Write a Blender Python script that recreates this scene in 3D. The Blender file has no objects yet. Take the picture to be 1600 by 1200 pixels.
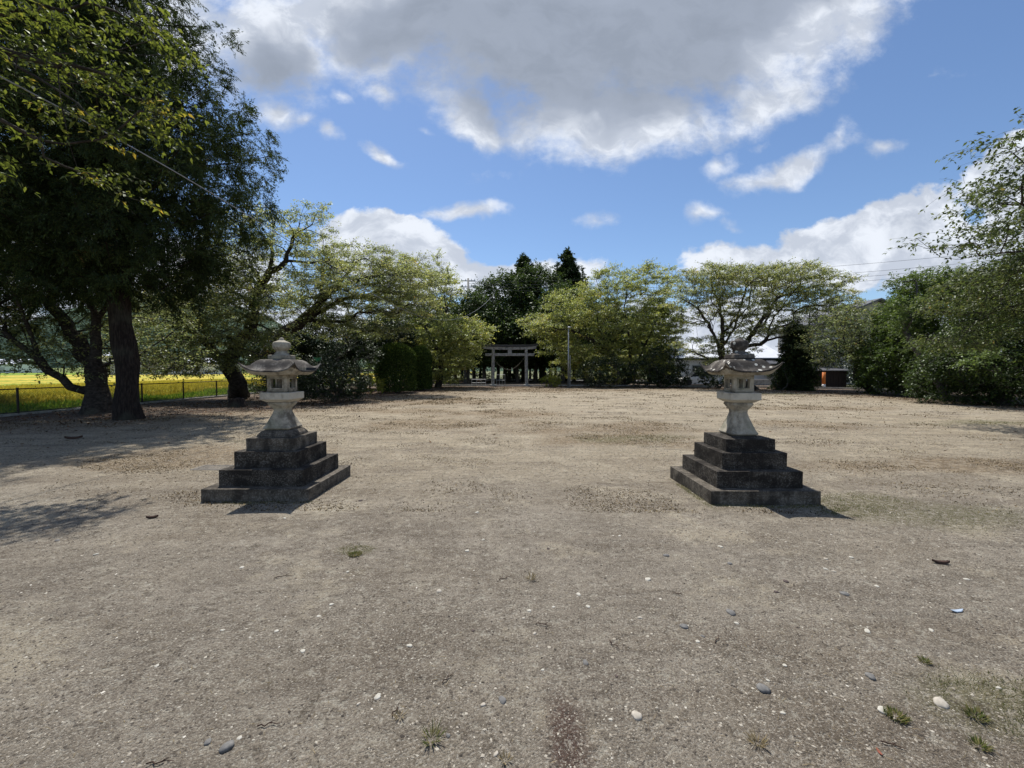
import bpy, math, numpy as np
from mathutils import Vector, Matrix, Euler
R = math.radians
scene = bpy.context.scene
COL = scene.collection
rng = np.random.default_rng(7)

# ------------------------------------------------------------------ camera
CAM_H = 1.55
cam_d = bpy.data.cameras.new("camera")
cam = bpy.data.objects.new("camera", cam_d)
COL.objects.link(cam)
cam.location = (0, 0, CAM_H)
cam.rotation_euler = (R(90 - 1.92), 0, R(0.26))
cam_d.sensor_width = 36.0
FPX = 655.0
cam_d.lens = 36.0 * FPX / 1600
cam_d.clip_start = 0.05
cam_d.clip_end = 4000
scene.camera = cam
CM = cam.rotation_euler.to_matrix()

def at(px, py, Y):
    """world point seen at photo pixel (px,py) at world depth Y"""
    v = CM @ Vector((px - 800, 600 - py, -FPX))
    v = v * (Y / v.y)
    return np.array((v.x, v.y, v.z + CAM_H))

def gnd(px, py, z=0.0):
    v = CM @ Vector((px - 800, 600 - py, -FPX))
    v = v * ((z - CAM_H) / v.z)
    return np.array((v.x, v.y, z))

def M_(px, Y):  # photo pixels to metres at depth Y
    return px * Y / FPX

# ------------------------------------------------------------------ sun, exposure
SUN_EL, SUN_AZ = R(64), R(-23)          # azimuth from +Y, negative = left of view
sl = bpy.data.lights.new("sun", 'SUN')
sl.energy = 4.7
sl.angle = R(0.53)
sl.color = (1.0, 0.95, 0.87)
sun = bpy.data.objects.new("sun", sl)
COL.objects.link(sun)
sdir = Vector((math.sin(SUN_AZ) * math.cos(SUN_EL), math.cos(SUN_AZ) * math.cos(SUN_EL), math.sin(SUN_EL)))
sun.rotation_euler = (-sdir).to_track_quat('-Z', 'Y').to_euler()
sun.location = (-10, 20, 60)
scene.view_settings.view_transform = 'Standard'
scene.view_settings.look = 'None'
scene.view_settings.exposure = 0.3
scene.view_settings.gamma = 1.0
scene.render.engine = 'CYCLES'
scene.cycles.max_bounces = 6
scene.cycles.diffuse_bounces = 3
scene.cycles.transmission_bounces = 4
scene.cycles.transparent_max_bounces = 4
scene.cycles.use_denoising = True

# ------------------------------------------------------------------ node helpers
class NT:
    def __init__(s, nt):
        s.nt = nt
    def n(s, t, **kw):
        nd = s.nt.nodes.new(t)
        for k, v in kw.items():
            setattr(nd, k, v)
        return nd
    def set(s, sock, v):
        if isinstance(v, bpy.types.NodeSocket):
            s.nt.links.new(v, sock)
        else:
            sock.default_value = v
    def math(s, op, a, b=0.0, c=0.0, clamp=False):
        nd = s.n('ShaderNodeMath', operation=op, use_clamp=clamp)
        s.set(nd.inputs[0], a); s.set(nd.inputs[1], b); s.set(nd.inputs[2], c)
        return nd.outputs[0]
    def mix(s, f, a, b, blend='MIX'):
        nd = s.n('ShaderNodeMix', data_type='RGBA', blend_type=blend)
        s.set(nd.inputs['Factor'], f)
        s.set(nd.inputs[6], a if isinstance(a, bpy.types.NodeSocket) else (*a, 1))
        s.set(nd.inputs[7], b if isinstance(b, bpy.types.NodeSocket) else (*b, 1))
        return nd.outputs[2]
    def ss(s, x, lo, hi, a=0.0, b=1.0, kind='SMOOTHSTEP'):
        nd = s.n('ShaderNodeMapRange', interpolation_type=kind)
        s.set(nd.inputs['Value'], x)
        nd.inputs['From Min'].default_value = lo; nd.inputs['From Max'].default_value = hi
        nd.inputs['To Min'].default_value = a; nd.inputs['To Max'].default_value = b
        return nd.outputs['Result']
    def noise(s, vec, scale, detail=4, rough=0.55, dist=0.0, col=False):
        nd = s.n('ShaderNodeTexNoise')
        if vec is not None: s.set(nd.inputs['Vector'], vec)
        nd.inputs['Scale'].default_value = scale; nd.inputs['Detail'].default_value = detail
        nd.inputs['Roughness'].default_value = rough; nd.inputs['Distortion'].default_value = dist
        return nd.outputs['Color' if col else 'Fac']
    def vor(s, vec, scale, feature='F1', out='Distance', rnd=1.0):
        nd = s.n('ShaderNodeTexVoronoi', feature=feature)
        s.set(nd.inputs['Vector'], vec)
        nd.inputs['Scale'].default_value = scale
        nd.inputs['Randomness'].default_value = rnd
        return nd.outputs[out]
    def attr(s, name):
        return s.n('ShaderNodeAttribute', attribute_name=name).outputs['Fac']
    def map(s, vec, loc=(0, 0, 0), rot=(0, 0, 0), sc=(1, 1, 1), kind='POINT'):
        nd = s.n('ShaderNodeMapping', vector_type=kind)
        s.set(nd.inputs['Vector'], vec)
        nd.inputs['Location'].default_value = loc
        nd.inputs['Rotation'].default_value = rot
        nd.inputs['Scale'].default_value = sc
        return nd.outputs[0]
    def bump(s, h, strength=0.5, dist=0.02, normal=None):
        nd = s.n('ShaderNodeBump')
        nd.inputs['Strength'].default_value = strength; nd.inputs['Distance'].default_value = dist
        s.set(nd.inputs['Height'], h)
        if normal is not None: s.set(nd.inputs['Normal'], normal)
        return nd.outputs[0]

def new_mat(name):
    m = bpy.data.materials.new(name); m.use_nodes = True
    m.node_tree.nodes.clear()
    N = NT(m.node_tree)
    out = N.n('ShaderNodeOutputMaterial')
    return m, N, out

def principled(N, out, color, rough=0.8, bump=None, metal=0.0, spec=0.3):
    p = N.n('ShaderNodeBsdfPrincipled')
    N.set(p.inputs['Base Color'], color if isinstance(color, bpy.types.NodeSocket) else (*color, 1))
    N.set(p.inputs['Roughness'], rough)
    p.inputs['Metallic'].default_value = metal
    p.inputs['Specular IOR Level'].default_value = spec
    if bump is not None: N.set(p.inputs['Normal'], bump)
    N.nt.links.new(p.outputs[0], out.inputs['Surface'])
    return p

# ------------------------------------------------------------------ world
world = bpy.data.worlds.new("World")
scene.world = world
world.use_nodes = True
world.node_tree.nodes.clear()
W = NT(world.node_tree)
wout = W.n('ShaderNodeOutputWorld')
sky = W.n('ShaderNodeTexSky', sky_type='NISHITA')
sky.sun_disc = False
sky.sun_elevation = SUN_EL
sky.sun_rotation = SUN_AZ
sky.air_density = 1.0; sky.dust_density = 0.35; sky.ozone_density = 2.2
geo = W.n('ShaderNodeTexCoord').outputs['Generated']
sep = W.n('ShaderNodeSeparateXYZ'); W.set(sep.inputs[0], geo)
yy = W.math('MAXIMUM', sep.outputs[1], 0.05)
u = W.math('DIVIDE', sep.outputs[0], yy)
v = W.math('DIVIDE', sep.outputs[2], yy)
comb = W.n('ShaderNodeCombineXYZ'); W.set(comb.inputs[0], u); W.set(comb.inputs[1], v)
uv = comb.outputs[0]
def warp(vec, scale, amp, detail=3):
    c = W.noise(vec, scale, detail, 0.6, col=True)
    sub = W.n('ShaderNodeVectorMath', operation='SUBTRACT'); W.set(sub.inputs[0], c); sub.inputs[1].default_value = (0.5, 0.5, 0.5)
    sc = W.n('ShaderNodeVectorMath', operation='SCALE'); W.set(sc.inputs[0], sub.outputs[0]); sc.inputs['Scale'].default_value = amp
    ad = W.n('ShaderNodeVectorMath', operation='ADD'); W.set(ad.inputs[0], vec); W.set(ad.inputs[1], sc.outputs[0])
    fl = W.n('ShaderNodeVectorMath', operation='MULTIPLY'); W.set(fl.inputs[0], ad.outputs[0]); fl.inputs[1].default_value = (1, 1, 0)
    return fl.outputs[0]
uvw = warp(warp(uv, 3.0, 0.16), 11.0, 0.05)
def blobs(lst, vec):
    res = None
    for (px, py, a, b, rot, w) in lst:
        m = W.map(vec, ((px - 803) / FPX, (578 - py) / FPX, 0), (0, 0, R(rot)), (a / FPX, b / FPX, 1), 'TEXTURE')
        ln = W.n('ShaderNodeVectorMath', operation='LENGTH'); W.set(ln.inputs[0], m)
        d = W.math('MULTIPLY_ADD', ln.outputs['Value'], -w, w)
        res = d if res is None else W.n_max(res, d)
    return res
def _smax(a, b):
    return W.math('SMOOTH_MAX', a, b, 0.12)
W.n_max = _smax
BIG = [(900, 40, 400, 190, 0, 1.0), (1160, 40, 300, 150, 20, .9), (1350, -60, 260, 110, 22, .7), (640, 30, 260, 110, 0, .9),
       (430, 70, 130, 130, 0, .8), (950, 190, 230, 75, 3, .8), (745, 190, 70, 55, -15, .8), (800, -250, 900, 240, 0, 1.2),
       (1190, 165, 130, 50, 25, .5), (440, 180, 45, 35, 0, .5), (250, 40, 170, 120, 0, .7)]
SMALL = [(602, 155, 46, 28, -35, .42), (515, 217, 30, 18, -30, .34), (588, 254, 52, 20, -25, .55), (730, 343, 85, 20, 3, .6),
         (1225, 270, 130, 28, 18, .65), (1310, 232, 26, 34, -20, .35), (1085, 345, 38, 22, 5, .5), (1112, 272, 50, 18, 35, .28),
         (1367, 238, 26, 17, 0, .34), (480, 195, 26, 16, -20, .34), (535, 150, 26, 20, -40, .36), (660, 215, 30, 12, -15, .22), (870, 250, 40, 16, 5, .24), (1190, 228, 40, 12, 25, .22), (1440, 150, 60, 10, 10, .14), (1132, 367, 24, 11, 0, .25), (920, 353, 50, 12, 10, .16), (790, 270, 50, 12, 20, .12)]
LOW = [(600, 385, 110, 50, -10, .9), (670, 420, 80, 55, -25, .8), (545, 368, 50, 34, 0, .6), (775, 435, 85, 35, 0, .6), (870, 430, 80, 26, 0, .4),
       (1170, 420, 110, 42, 0, .7), (1300, 395, 130, 55, 8, .8), (1410, 365, 110, 60, 15, .9), (1520, 410, 190, 60, 0, .8),
       (1590, 285, 120, 70, 20, .8), (1640, 380, 140, 120, 0, 1.0), (250, 440, 260, 70, 0, .7), (60, 400, 160, 110, 0, .6), (900, 520, 1500, 60, 0, .5)]
fb = W.noise(W.map(uv, sc=(1, 1.25, 1)), 7.0, 9, 0.64)
fb2 = W.noise(uv, 3.2, 4, 0.55)
dB = W.math('ADD', blobs(BIG, uvw), W.math('MULTIPLY', W.math('SUBTRACT', fb, 0.5), 1.15))
dS = W.math('ADD', blobs(SMALL, uvw), W.math('MULTIPLY', W.math('SUBTRACT', fb, 0.5), 1.0))
dL = W.math('ADD', blobs(LOW, uvw), W.math('MULTIPLY', W.math('SUBTRACT', fb, 0.5), 0.9))
mB = W.ss(dB, -0.05, 0.48)
mS = W.ss(dS, 0.02, 0.50)
mL = W.ss(dL, 0.0, 0.16)
# generic clouds away from the camera's view so every other direction has sky too
gen = W.noise(W.map(geo, sc=(2.2, 2.2, 4.0)), 1.6, 7, 0.6)
front = W.ss(sep.outputs[1], 0.12, 0.35)
gm = W.math('MULTIPLY', W.ss(gen, 0.5, 0.62), W.math('SUBTRACT', 1.0, front))
allm = W.math('MAXIMUM', W.math('MAXIMUM', mB, mS), mL)
allm = W.math('MAXIMUM', W.math('MULTIPLY', allm, front), gm)
allm = W.math('MULTIPLY', allm, W.ss(sep.outputs[2], -0.01, 0.02))
# thick parts of the big cloud are grey, edges bright
GREYB = [(900, 90, 360, 150, 0, 1.0), (1080, 20, 240, 110, 15, .9), (680, 60, 190, 90, 0, .75), (430, 120, 100, 80, 0, .7), (800, -260, 700, 200, 0, .9), (990, 175, 90, 40, 0, .5), (1290, -20, 130, 60, 20, .55)]
grey = W.math('MULTIPLY', W.ss(W.math('ADD', blobs(GREYB, uvw), W.math('MULTIPLY', W.math('SUBTRACT', fb2, 0.5), 0.8)), -0.12, 0.62), front)
lowgrey = W.math('MULTIPLY', W.ss(W.math('ADD', dL, W.math('MULTIPLY', W.math('SUBTRACT', fb2, 0.5), 0.8)), 0.25, 0.9), 0.32)
gmask = W.math('MAXIMUM', grey, lowgrey)
gm2 = W.math('ADD', gmask, W.math('MULTIPLY', W.math('SUBTRACT', W.noise(W.map(uvw, sc=(1, 1.6, 1)), 3.6, 6, .6), 0.5), 1.1), clamp=True)
gm2 = W.math('MULTIPLY', gm2, W.ss(gmask, 0.0, 0.25))
puff = W.noise(W.map(uvw, loc=(3, 1, 0), sc=(1, 1.5, 1)), 8.5, 8, .62)
lit_ = W.mix(W.ss(puff, .40, .62), (0.47, 0.515, 0.60), (0.70, 0.74, 0.81))
ccol = W.mix(W.ss(gm2, 0.0, 0.75), lit_, (0.315, 0.358, 0.44))
ccol = W.mix(W.math('MULTIPLY', W.ss(gm2, 0.55, 1.1), W.ss(puff, .62, .36, .45, 1.0)), ccol, (0.25, 0.288, 0.357))
cb = W.n('ShaderNodeBackground'); W.set(cb.inputs[0], ccol); cb.inputs[1].default_value = 1.0
skt = W.mix(1.0, sky.outputs[0], (0.95, 1.04, 1.15), 'MULTIPLY')
sb = W.n('ShaderNodeBackground'); W.set(sb.inputs[0], skt); sb.inputs[1].default_value = 0.094
ms = W.n('ShaderNodeMixShader')
W.set(ms.inputs[0], allm); W.nt.links.new(sb.outputs[0], ms.inputs[1]); W.nt.links.new(cb.outputs[0], ms.inputs[2])
W.nt.links.new(ms.outputs[0], wout.inputs['Surface'])

# ------------------------------------------------------------------ object helpers
def tag(o, label=None, cat=None, group=None, kind=None):
    if label: o['label'] = label
    if cat: o['category'] = cat
    if group: o['group'] = group
    if kind: o['kind'] = kind
    return o

def empty(name, loc=(0, 0, 0), rz=0.0):
    o = bpy.data.objects.new(name, None)
    o.empty_display_size = 0.2
    o.location = loc; o.rotation_euler = (0, 0, rz)
    COL.objects.link(o)
    return o

def link(name, me, mat=None, parent=None, smooth=False):
    o = bpy.data.objects.new(name, me)
    if mat is not None and not me.materials: me.materials.append(mat)
    COL.objects.link(o)
    if parent is not None: o.parent = parent
    if smooth: me.polygons.foreach_set('use_smooth', [True] * len(me.polygons))
    return o

class MB:
    def __init__(s): s.v = []; s.f = []
    def add(s, vs, fs):
        k = len(s.v)
        s.v += [tuple(map(float, p)) for p in vs]
        s.f += [tuple(i + k for i in f) for f in fs]
        return s
    def box(s, x0, x1, y0, y1, z0, z1):
        return s.add([(x0, y0, z0), (x1, y0, z0), (x1, y1, z0), (x0, y1, z0), (x0, y0, z1), (x1, y0, z1), (x1, y1, z1), (x0, y1, z1)],
                     [(0, 3, 2, 1), (4, 5, 6, 7), (0, 1, 5, 4), (1, 2, 6, 5), (2, 3, 7, 6), (3, 0, 4, 7)])
    def cyl(s, p0, p1, r0, r1=None, n=10):
        r1 = r0 if r1 is None else r1
        p0 = Vector(p0); p1 = Vector(p1); d = (p1 - p0).normalized()
        a = d.orthogonal().normalized(); b = d.cross(a)
        vs = []
        for p, r in ((p0, r0), (p1, r1)):
            for i in range(n):
                t = 2 * math.pi * i / n
                vs.append(p + (a * math.cos(t) + b * math.sin(t)) * r)
        fs = [(i, (i + 1) % n, n + (i + 1) % n, n + i) for i in range(n)]
        fs += [tuple(range(n))[::-1], tuple(range(n, 2 * n))]
        return s.add(vs, fs)
    def tube(s, pts, r, n=6):
        pts = [Vector(p) for p in pts]
        rings = []; a = None
        for i, p in enumerate(pts):
            d = (pts[min(i + 1, len(pts) - 1)] - pts[max(i - 1, 0)]).normalized()
            a = d.orthogonal().normalized() if a is None else (a - d * a.dot(d)).normalized()
            b = d.cross(a)
            rr = r[i] if hasattr(r, '__len__') else r
            rings.append([p + (a * math.cos(2 * math.pi * k / n) + b * math.sin(2 * math.pi * k / n)) * rr for k in range(n)])
        vs = [q for rg in rings for q in rg]; fs = []
        for i in range(len(pts) - 1):
            for k in range(n):
                fs.append((i * n + k, i * n + (k + 1) % n, (i + 1) * n + (k + 1) % n, (i + 1) * n + k))
        fs += [tuple(range(n))[::-1], tuple(range((len(pts) - 1) * n, len(pts) * n))]
        return s.add(vs, fs)
    def rings(s, rings, cap0=True, cap1=True):
        n = len(rings[0]); vs = [p for r in rings for p in r]; fs = []
        for i in range(len(rings) - 1):
            for k in range(n):
                fs.append((i * n + k, i * n + (k + 1) % n, (i + 1) * n + (k + 1) % n, (i + 1) * n + k))
        if cap0: fs.append(tuple(range(n))[::-1])
        if cap1: fs.append(tuple(range((len(rings) - 1) * n, len(rings) * n)))
        return s.add(vs, fs)
    def lathe(s, prof, n=16, cx=0, cy=0, ph=0.0):
        return s.rings([[(cx + r * math.cos(ph + 2 * math.pi * k / n), cy + r * math.sin(ph + 2 * math.pi * k / n), z) for k in range(n)] for r, z in prof])
    def build(s, name, mat, parent=None, bevel=0.0, smooth=False, seg=2):
        me = bpy.data.meshes.new(name)
        me.from_pydata(s.v, [], s.f); me.update()
        o = link(name, me, mat, parent, smooth)
        if bevel:
            b = o.modifiers.new('bevel', 'BEVEL'); b.width = bevel; b.segments = seg; b.limit_method = 'ANGLE'
            b.angle_limit = R(35)
        return o

def fast_mesh(name, V, F, rnd=None, attrs=None, smooth=False):
    """V (n,3), F (m,k)"""
    me = bpy.data.meshes.new(name)
    V = np.ascontiguousarray(V, dtype=np.float32); F = np.ascontiguousarray(F, dtype=np.int32)
    m, k = F.shape
    me.vertices.add(len(V)); me.vertices.foreach_set('co', V.ravel())
    me.loops.add(m * k); me.loops.foreach_set('vertex_index', F.ravel())
    me.polygons.add(m); me.polygons.foreach_set('loop_start', np.arange(0, m * k, k, dtype=np.int32))
    if rnd is not None:
        a = me.attributes.new('rnd', 'FLOAT', 'FACE'); a.data.foreach_set('value', np.ascontiguousarray(rnd, dtype=np.float32))
    if attrs:
        for nme, arr in attrs.items():
            a = me.attributes.new(nme, 'FLOAT', 'POINT'); a.data.foreach_set('value', np.ascontiguousarray(arr, dtype=np.float32))
    me.update(calc_edges=True); me.validate()
    if smooth: me.polygons.foreach_set('use_smooth', [True] * len(me.polygons))
    return me

def nrm(a):
    return a / np.maximum(np.linalg.norm(a, axis=-1, keepdims=True), 1e-9)

def kites(P, A, B, L, Wd, fold=0.0):
    L = np.reshape(L, (-1, 1)); Wd = np.reshape(Wd, (-1, 1))
    C = np.cross(A, B) * L * fold
    V = np.stack([P, P + A * L * .42 + B * Wd * .5 + C, P + A * L, P + A * L * .42 - B * Wd * .5 + C], 1).reshape(-1, 3)
    F = np.arange(len(P) * 4).reshape(-1, 4)
    return V, F

def prisms(P0, P1, r0, r1):
    d = nrm(P1 - P0); ref = np.tile([[.31, .2, .93]], (len(P0), 1))
    a = nrm(np.cross(d, ref)); b = np.cross(d, a)
    r0 = np.reshape(r0, (-1, 1)) * np.ones((len(P0), 1)); r1 = np.reshape(r1, (-1, 1)) * np.ones((len(P0), 1))
    vs = []
    for P, r in ((P0, r0), (P1, r1)):
        for k in range(3):
            t = 2 * math.pi * k / 3
            vs.append(P + (a * math.cos(t) + b * math.sin(t)) * r)
    V = np.stack(vs, 1).reshape(-1, 3)
    base = (np.arange(len(P0)) * 6)[:, None]
    F = np.concatenate([base + np.array([[k, (k + 1) % 3, 3 + (k + 1) % 3, 3 + k]]) for k in range(3)])
    return V, F

# value noise for heights and masks
def vnoise(x, y, sc, seed=0):
    g = np.random.default_rng(seed).random((256, 256))
    xs = x * sc + 1000.37; ys = y * sc + 1000.73
    xi = np.floor(xs).astype(int); yi = np.floor(ys).astype(int)
    fx = xs - xi; fy = ys - yi
    fx = fx * fx * (3 - 2 * fx); fy = fy * fy * (3 - 2 * fy)
    a = g[xi % 256, yi % 256]; b = g[(xi + 1) % 256, yi % 256]; c = g[xi % 256, (yi + 1) % 256]; d = g[(xi + 1) % 256, (yi + 1) % 256]
    return (a * (1 - fx) + b * fx) * (1 - fy) + (c * (1 - fx) + d * fx) * fy
def fbm(x, y, sc, o=4, seed=0):
    s = 0; a = .5
    for i in range(o):
        s = s + a * vnoise(x, y, sc * 2 ** i, seed + i); a *= .5
    return s / (1 - .5 ** o)
def sst(x, a, b):
    t = np.clip((x - a) / (b - a), 0, 1); return t * t * (3 - 2 * t)

# ------------------------------------------------------------------ materials
def leaf_mat(name, cols, trans=0.35, tcol=None, gloss=0.12, rough=0.45):
    """cols: list of (pos, rgb) picked per leaf by its random number"""
    m, N, out = new_mat(name)
    r = N.attr('rnd')
    tc = N.n('ShaderNodeTexCoord').outputs['Object']
    cl = N.noise(tc, 0.7, 3)
    ramp = N.n('ShaderNodeValToRGB')
    el = ramp.color_ramp.elements
    while len(el) > 1: el.remove(el[-1])
    el[0].position = cols[0][0]; el[0].color = (*cols[0][1], 1)
    for p, c in cols[1:]:
        e = el.new(p); e.color = (*c, 1)
    N.set(ramp.inputs[0], N.math('ADD', r, N.math('MULTIPLY', N.math('SUBTRACT', cl, 0.5), 0.6), clamp=True))
    col = ramp.outputs[0]
    d = N.n('ShaderNodeBsdfDiffuse'); N.set(d.inputs[0], col)
    t = N.n('ShaderNodeBsdfTranslucent')
    N.set(t.inputs[0], N.mix(1.0, col, tcol or (1.25, 1.3, .8), 'MULTIPLY'))
    mx = N.n('ShaderNodeMixShader'); mx.inputs[0].default_value = trans
    N.nt.links.new(d.outputs[0], mx.inputs[1]); N.nt.links.new(t.outputs[0], mx.inputs[2])
    g = N.n('ShaderNodeBsdfAnisotropic' if False else 'ShaderNodeBsdfGlossy'); g.inputs['Roughness'].default_value = rough
    g.inputs[0].default_value = (.30, .32, .30, 1)
    fr = N.n('ShaderNodeFresnel'); fr.inputs[0].default_value = 1.4
    mg = N.n('ShaderNodeMixShader'); N.set(mg.inputs[0], N.math('MULTIPLY', fr.outputs[0], gloss / 0.12 * 0.16, clamp=True))
    N.nt.links.new(mx.outputs[0], mg.inputs[1]); N.nt.links.new(g.outputs[0], mg.inputs[2])
    N.nt.links.new(mg.outputs[0], out.inputs[0])
    return m

ML = {}
ML['cherry'] = leaf_mat('cherry_leaves', [(0, (0.109, 0.138, 0.067)), (.35, (0.212, 0.241, 0.107)), (.7, (0.328, 0.337, 0.152)), (.93, (0.450, 0.397, 0.170)), (.99, (0.559, 0.325, 0.146))], .5, tcol=(1.5, 1.55, 1.0), gloss=.2, rough=.5)
ML['cherry_dull'] = leaf_mat('dull_cherry_leaves', [(0, (0.092, 0.125, 0.066)), (.5, (0.201, 0.237, 0.113)), (.9, (0.322, 0.312, 0.142)), (.98, (0.414, 0.275, 0.131))], .45, tcol=(1.4, 1.45, 1.0), gloss=.12, rough=.5)
ML['cherry_yellow'] = leaf_mat('yellowing_cherry_leaves', [(0, (0.130, 0.163, 0.063)), (.4, (0.270, 0.306, 0.110)), (.8, (0.423, 0.415, 0.144)), (.96, (0.541, 0.397, 0.139))], .5, tcol=(1.5, 1.55, .95), gloss=.2, rough=.5)
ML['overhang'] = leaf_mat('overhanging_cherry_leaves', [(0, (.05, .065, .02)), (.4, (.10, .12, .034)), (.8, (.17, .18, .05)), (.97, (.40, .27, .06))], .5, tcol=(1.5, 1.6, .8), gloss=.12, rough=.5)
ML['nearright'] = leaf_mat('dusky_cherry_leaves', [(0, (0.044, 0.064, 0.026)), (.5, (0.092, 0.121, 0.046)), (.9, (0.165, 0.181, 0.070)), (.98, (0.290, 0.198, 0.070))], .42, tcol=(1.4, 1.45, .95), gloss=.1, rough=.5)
ML['everdark'] = leaf_mat('dark_evergreen_leaves', [(0, (.012, .022, .010)), (.5, (.026, .043, .016)), (.85, (.055, .08, .025)), (1, (.10, .13, .04))], .2, gloss=.16, rough=.45)
ML['cedar'] = leaf_mat('cedar_needles', [(0, (.02, .032, .016)), (.5, (.045, .068, .027)), (.9, (.10, .13, .045)), (.99, (.15, .11, .045))], .22, gloss=.04, rough=.65)
ML['ever'] = leaf_mat('evergreen_leaves', [(0, (0.020, 0.035, 0.013)), (.5, (0.044, 0.071, 0.021)), (.85, (0.093, 0.137, 0.035)), (1, (0.156, 0.196, 0.048))], .3, gloss=.12, rough=.5)
ML['evermid'] = leaf_mat('mid_evergreen_leaves', [(0, (0.030, 0.057, 0.016)), (.5, (0.072, 0.113, 0.029)), (.85, (0.134, 0.194, 0.043)), (1, (0.205, 0.256, 0.061))], .35, gloss=.1, rough=.5)
ML['everlight'] = leaf_mat('light_evergreen_leaves', [(0, (.06, .09, .03)), (.5, (.11, .16, .05)), (.85, (.17, .22, .07)), (1, (.23, .27, .09))], .42, gloss=.08, rough=.5)
ML['hedge'] = leaf_mat('hedge_leaves', [(0, (.018, .032, .011)), (.5, (.042, .068, .019)), (.9, (.09, .13, .03)), (1, (.15, .19, .045))], .2, gloss=.08)
ML['lime'] = leaf_mat('lime_shrub_leaves', [(0, (.12, .15, .02)), (.5, (.26, .28, .05)), (1, (.42, .38, .09))], .35)
ML['grass'] = leaf_mat('grass_blades', [(0, (.06, .08, .025)), (.5, (.12, .13, .045)), (1, (.26, .21, .10))], .3, gloss=.05)
ML['drygrass'] = leaf_mat('dry_grass_blades', [(0, (.12, .10, .06)), (.5, (.24, .19, .11)), (1, (.36, .28, .16))], .25, gloss=.04)
ML['rice'] = leaf_mat('rice_plants', [(0, (0.300, 0.293, 0.055)), (.5, (0.525, 0.439, 0.066)), (1, (0.600, 0.525, 0.110))], .3, gloss=.04, tcol=(1.1, 1.1, .8))
ML['weeds'] = leaf_mat('weeds', [(0, (0.078, 0.156, 0.024)), (.6, (0.169, 0.286, 0.036)), (1, (0.364, 0.390, 0.072))], .35)
ML['debris'] = leaf_mat('ground_debris', [(0, (.035, .027, .018)), (.5, (.09, .066, .04)), (.8, (.16, .12, .065)), (1, (.32, .26, .15))], .08, tcol=(1, .9, .7), gloss=.02)
ML['litter'] = leaf_mat('fallen_leaves', [(0, (.05, .03, .02)), (.5, (.12, .06, .035)), (.85, (.2, .11, .06)), (1, (.42, .34, .25))], .1, tcol=(1, .9, .7))

def bark_mat(name, c1, c2, sc=(9, 9, 2.2)):
    m, N, out = new_mat(name)
    tc = N.n('ShaderNodeTexCoord').outputs['Object']
    mp = N.map(tc, sc=sc)
    n1 = N.noise(mp, 1.6, 6, .65); n2 = N.noise(tc, 1.1, 3)
    c = N.mix(N.ss(n1, .35, .7), c1, c2)
    c = N.mix(N.math('MULTIPLY', N.ss(n2, .5, .75), .45), c, (.10, .105, .075))
    principled(N, out, c, .9, N.bump(n1, .9, .04), spec=.15)
    return m
MB_cherry = bark_mat('cherry_bark', (.022, .018, .015), (.075, .062, .052), (5, 5, 9))
MB_cedar = bark_mat('cedar_bark', (.014, .010, .009), (.045, .034, .028), (16, 16, 2.6))
MB_grey = bark_mat('grey_bark', (.045, .04, .035), (.14, .125, .11))

def stone_mat(name, ca, cb, dark, dark_amt=.5, lichen=0.0, sc=1.0, green=0.0):
    m, N, out = new_mat(name)
    tc0 = N.n('ShaderNodeTexCoord').outputs['Object']
    off = N.n('ShaderNodeVectorMath', operation='MULTIPLY_ADD'); rv = N.n('ShaderNodeObjectInfo').outputs['Random']
    cv = N.n('ShaderNodeCombineXYZ'); N.set(cv.inputs[0], rv); N.set(cv.inputs[1], N.math('MULTIPLY', rv, 1.7)); N.set(cv.inputs[2], N.math('MULTIPLY', rv, .6))
    N.set(off.inputs[0], cv.outputs[0]); off.inputs[1].default_value = (19, 19, 19); N.set(off.inputs[2], tc0)
    tc = off.outputs[0]
    n1 = N.noise(tc, 7 * sc, 6, .6); n2 = N.noise(tc, 60 * sc, 3, .6); n3 = N.noise(tc, 4.5 * sc, 6, .66, .3)
    c = N.mix(N.ss(n1, .35, .68), ca, cb)
    c = N.mix(N.math('MULTIPLY', N.ss(n2, .45, .7), .22), c, (.55, .52, .47))
    streak = N.noise(N.map(tc, sc=(14, 14, 1.6)), 1.0 * sc, 4, .6)
    c = N.mix(N.math('MULTIPLY', N.ss(N.math('ADD', n3, N.math('MULTIPLY', streak, .25)), .68 - dark_amt * .28, .86 - dark_amt * .2), .85), c, dark)
    if lichen:
        vd = N.vor(N.map(tc, sc=(1, 1, 1)), 13 * sc)
        lm = N.math('MULTIPLY', N.ss(N.math('ADD', vd, N.math('MULTIPLY', n1, .35)), .46, .38), N.ss(N.noise(tc, 4.2, 3), .62 - lichen * .2, .66 - lichen * .2))
        c = N.mix(lm, c, (.50, .49, .44))
    if green:
        c = N.mix(N.math('MULTIPLY', N.ss(N.noise(tc, 3.3, 4), .5, .7), green), c, (.16, .18, .11))
    b = N.bump(N.math('ADD', N.math('MULTIPLY', n2, .4), n1), .45, .012)
    principled(N, out, c, .92, b, spec=.18)
    return m
MS_lantern = stone_mat('weathered_granite', (.30, .272, .215), (.42, .38, .305), (.105, .09, .07), .5, green=.35)
MS_slab = stone_mat('pale_granite_slab', (.44, .405, .335), (.50, .465, .385), (.26, .235, .19), .25)
MS_roof = stone_mat('mouldy_roof_stone', (.12, .108, .095), (.30, .275, .24), (.03, .026, .024), .95)
MS_roofl = stone_mat('lichen_roof_stone', (.085, .073, .064), (.19, .17, .145), (.025, .021, .019), .85, lichen=1.0)
MS_step = stone_mat('blackened_step_stone', (.034, .029, .023), (.066, .056, .045), (.014, .012, .011), .6)
MS_step2 = stone_mat('brown_step_stone', (.075, .064, .05), (.125, .108, .086), (.03, .026, .022), .5)
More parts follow.
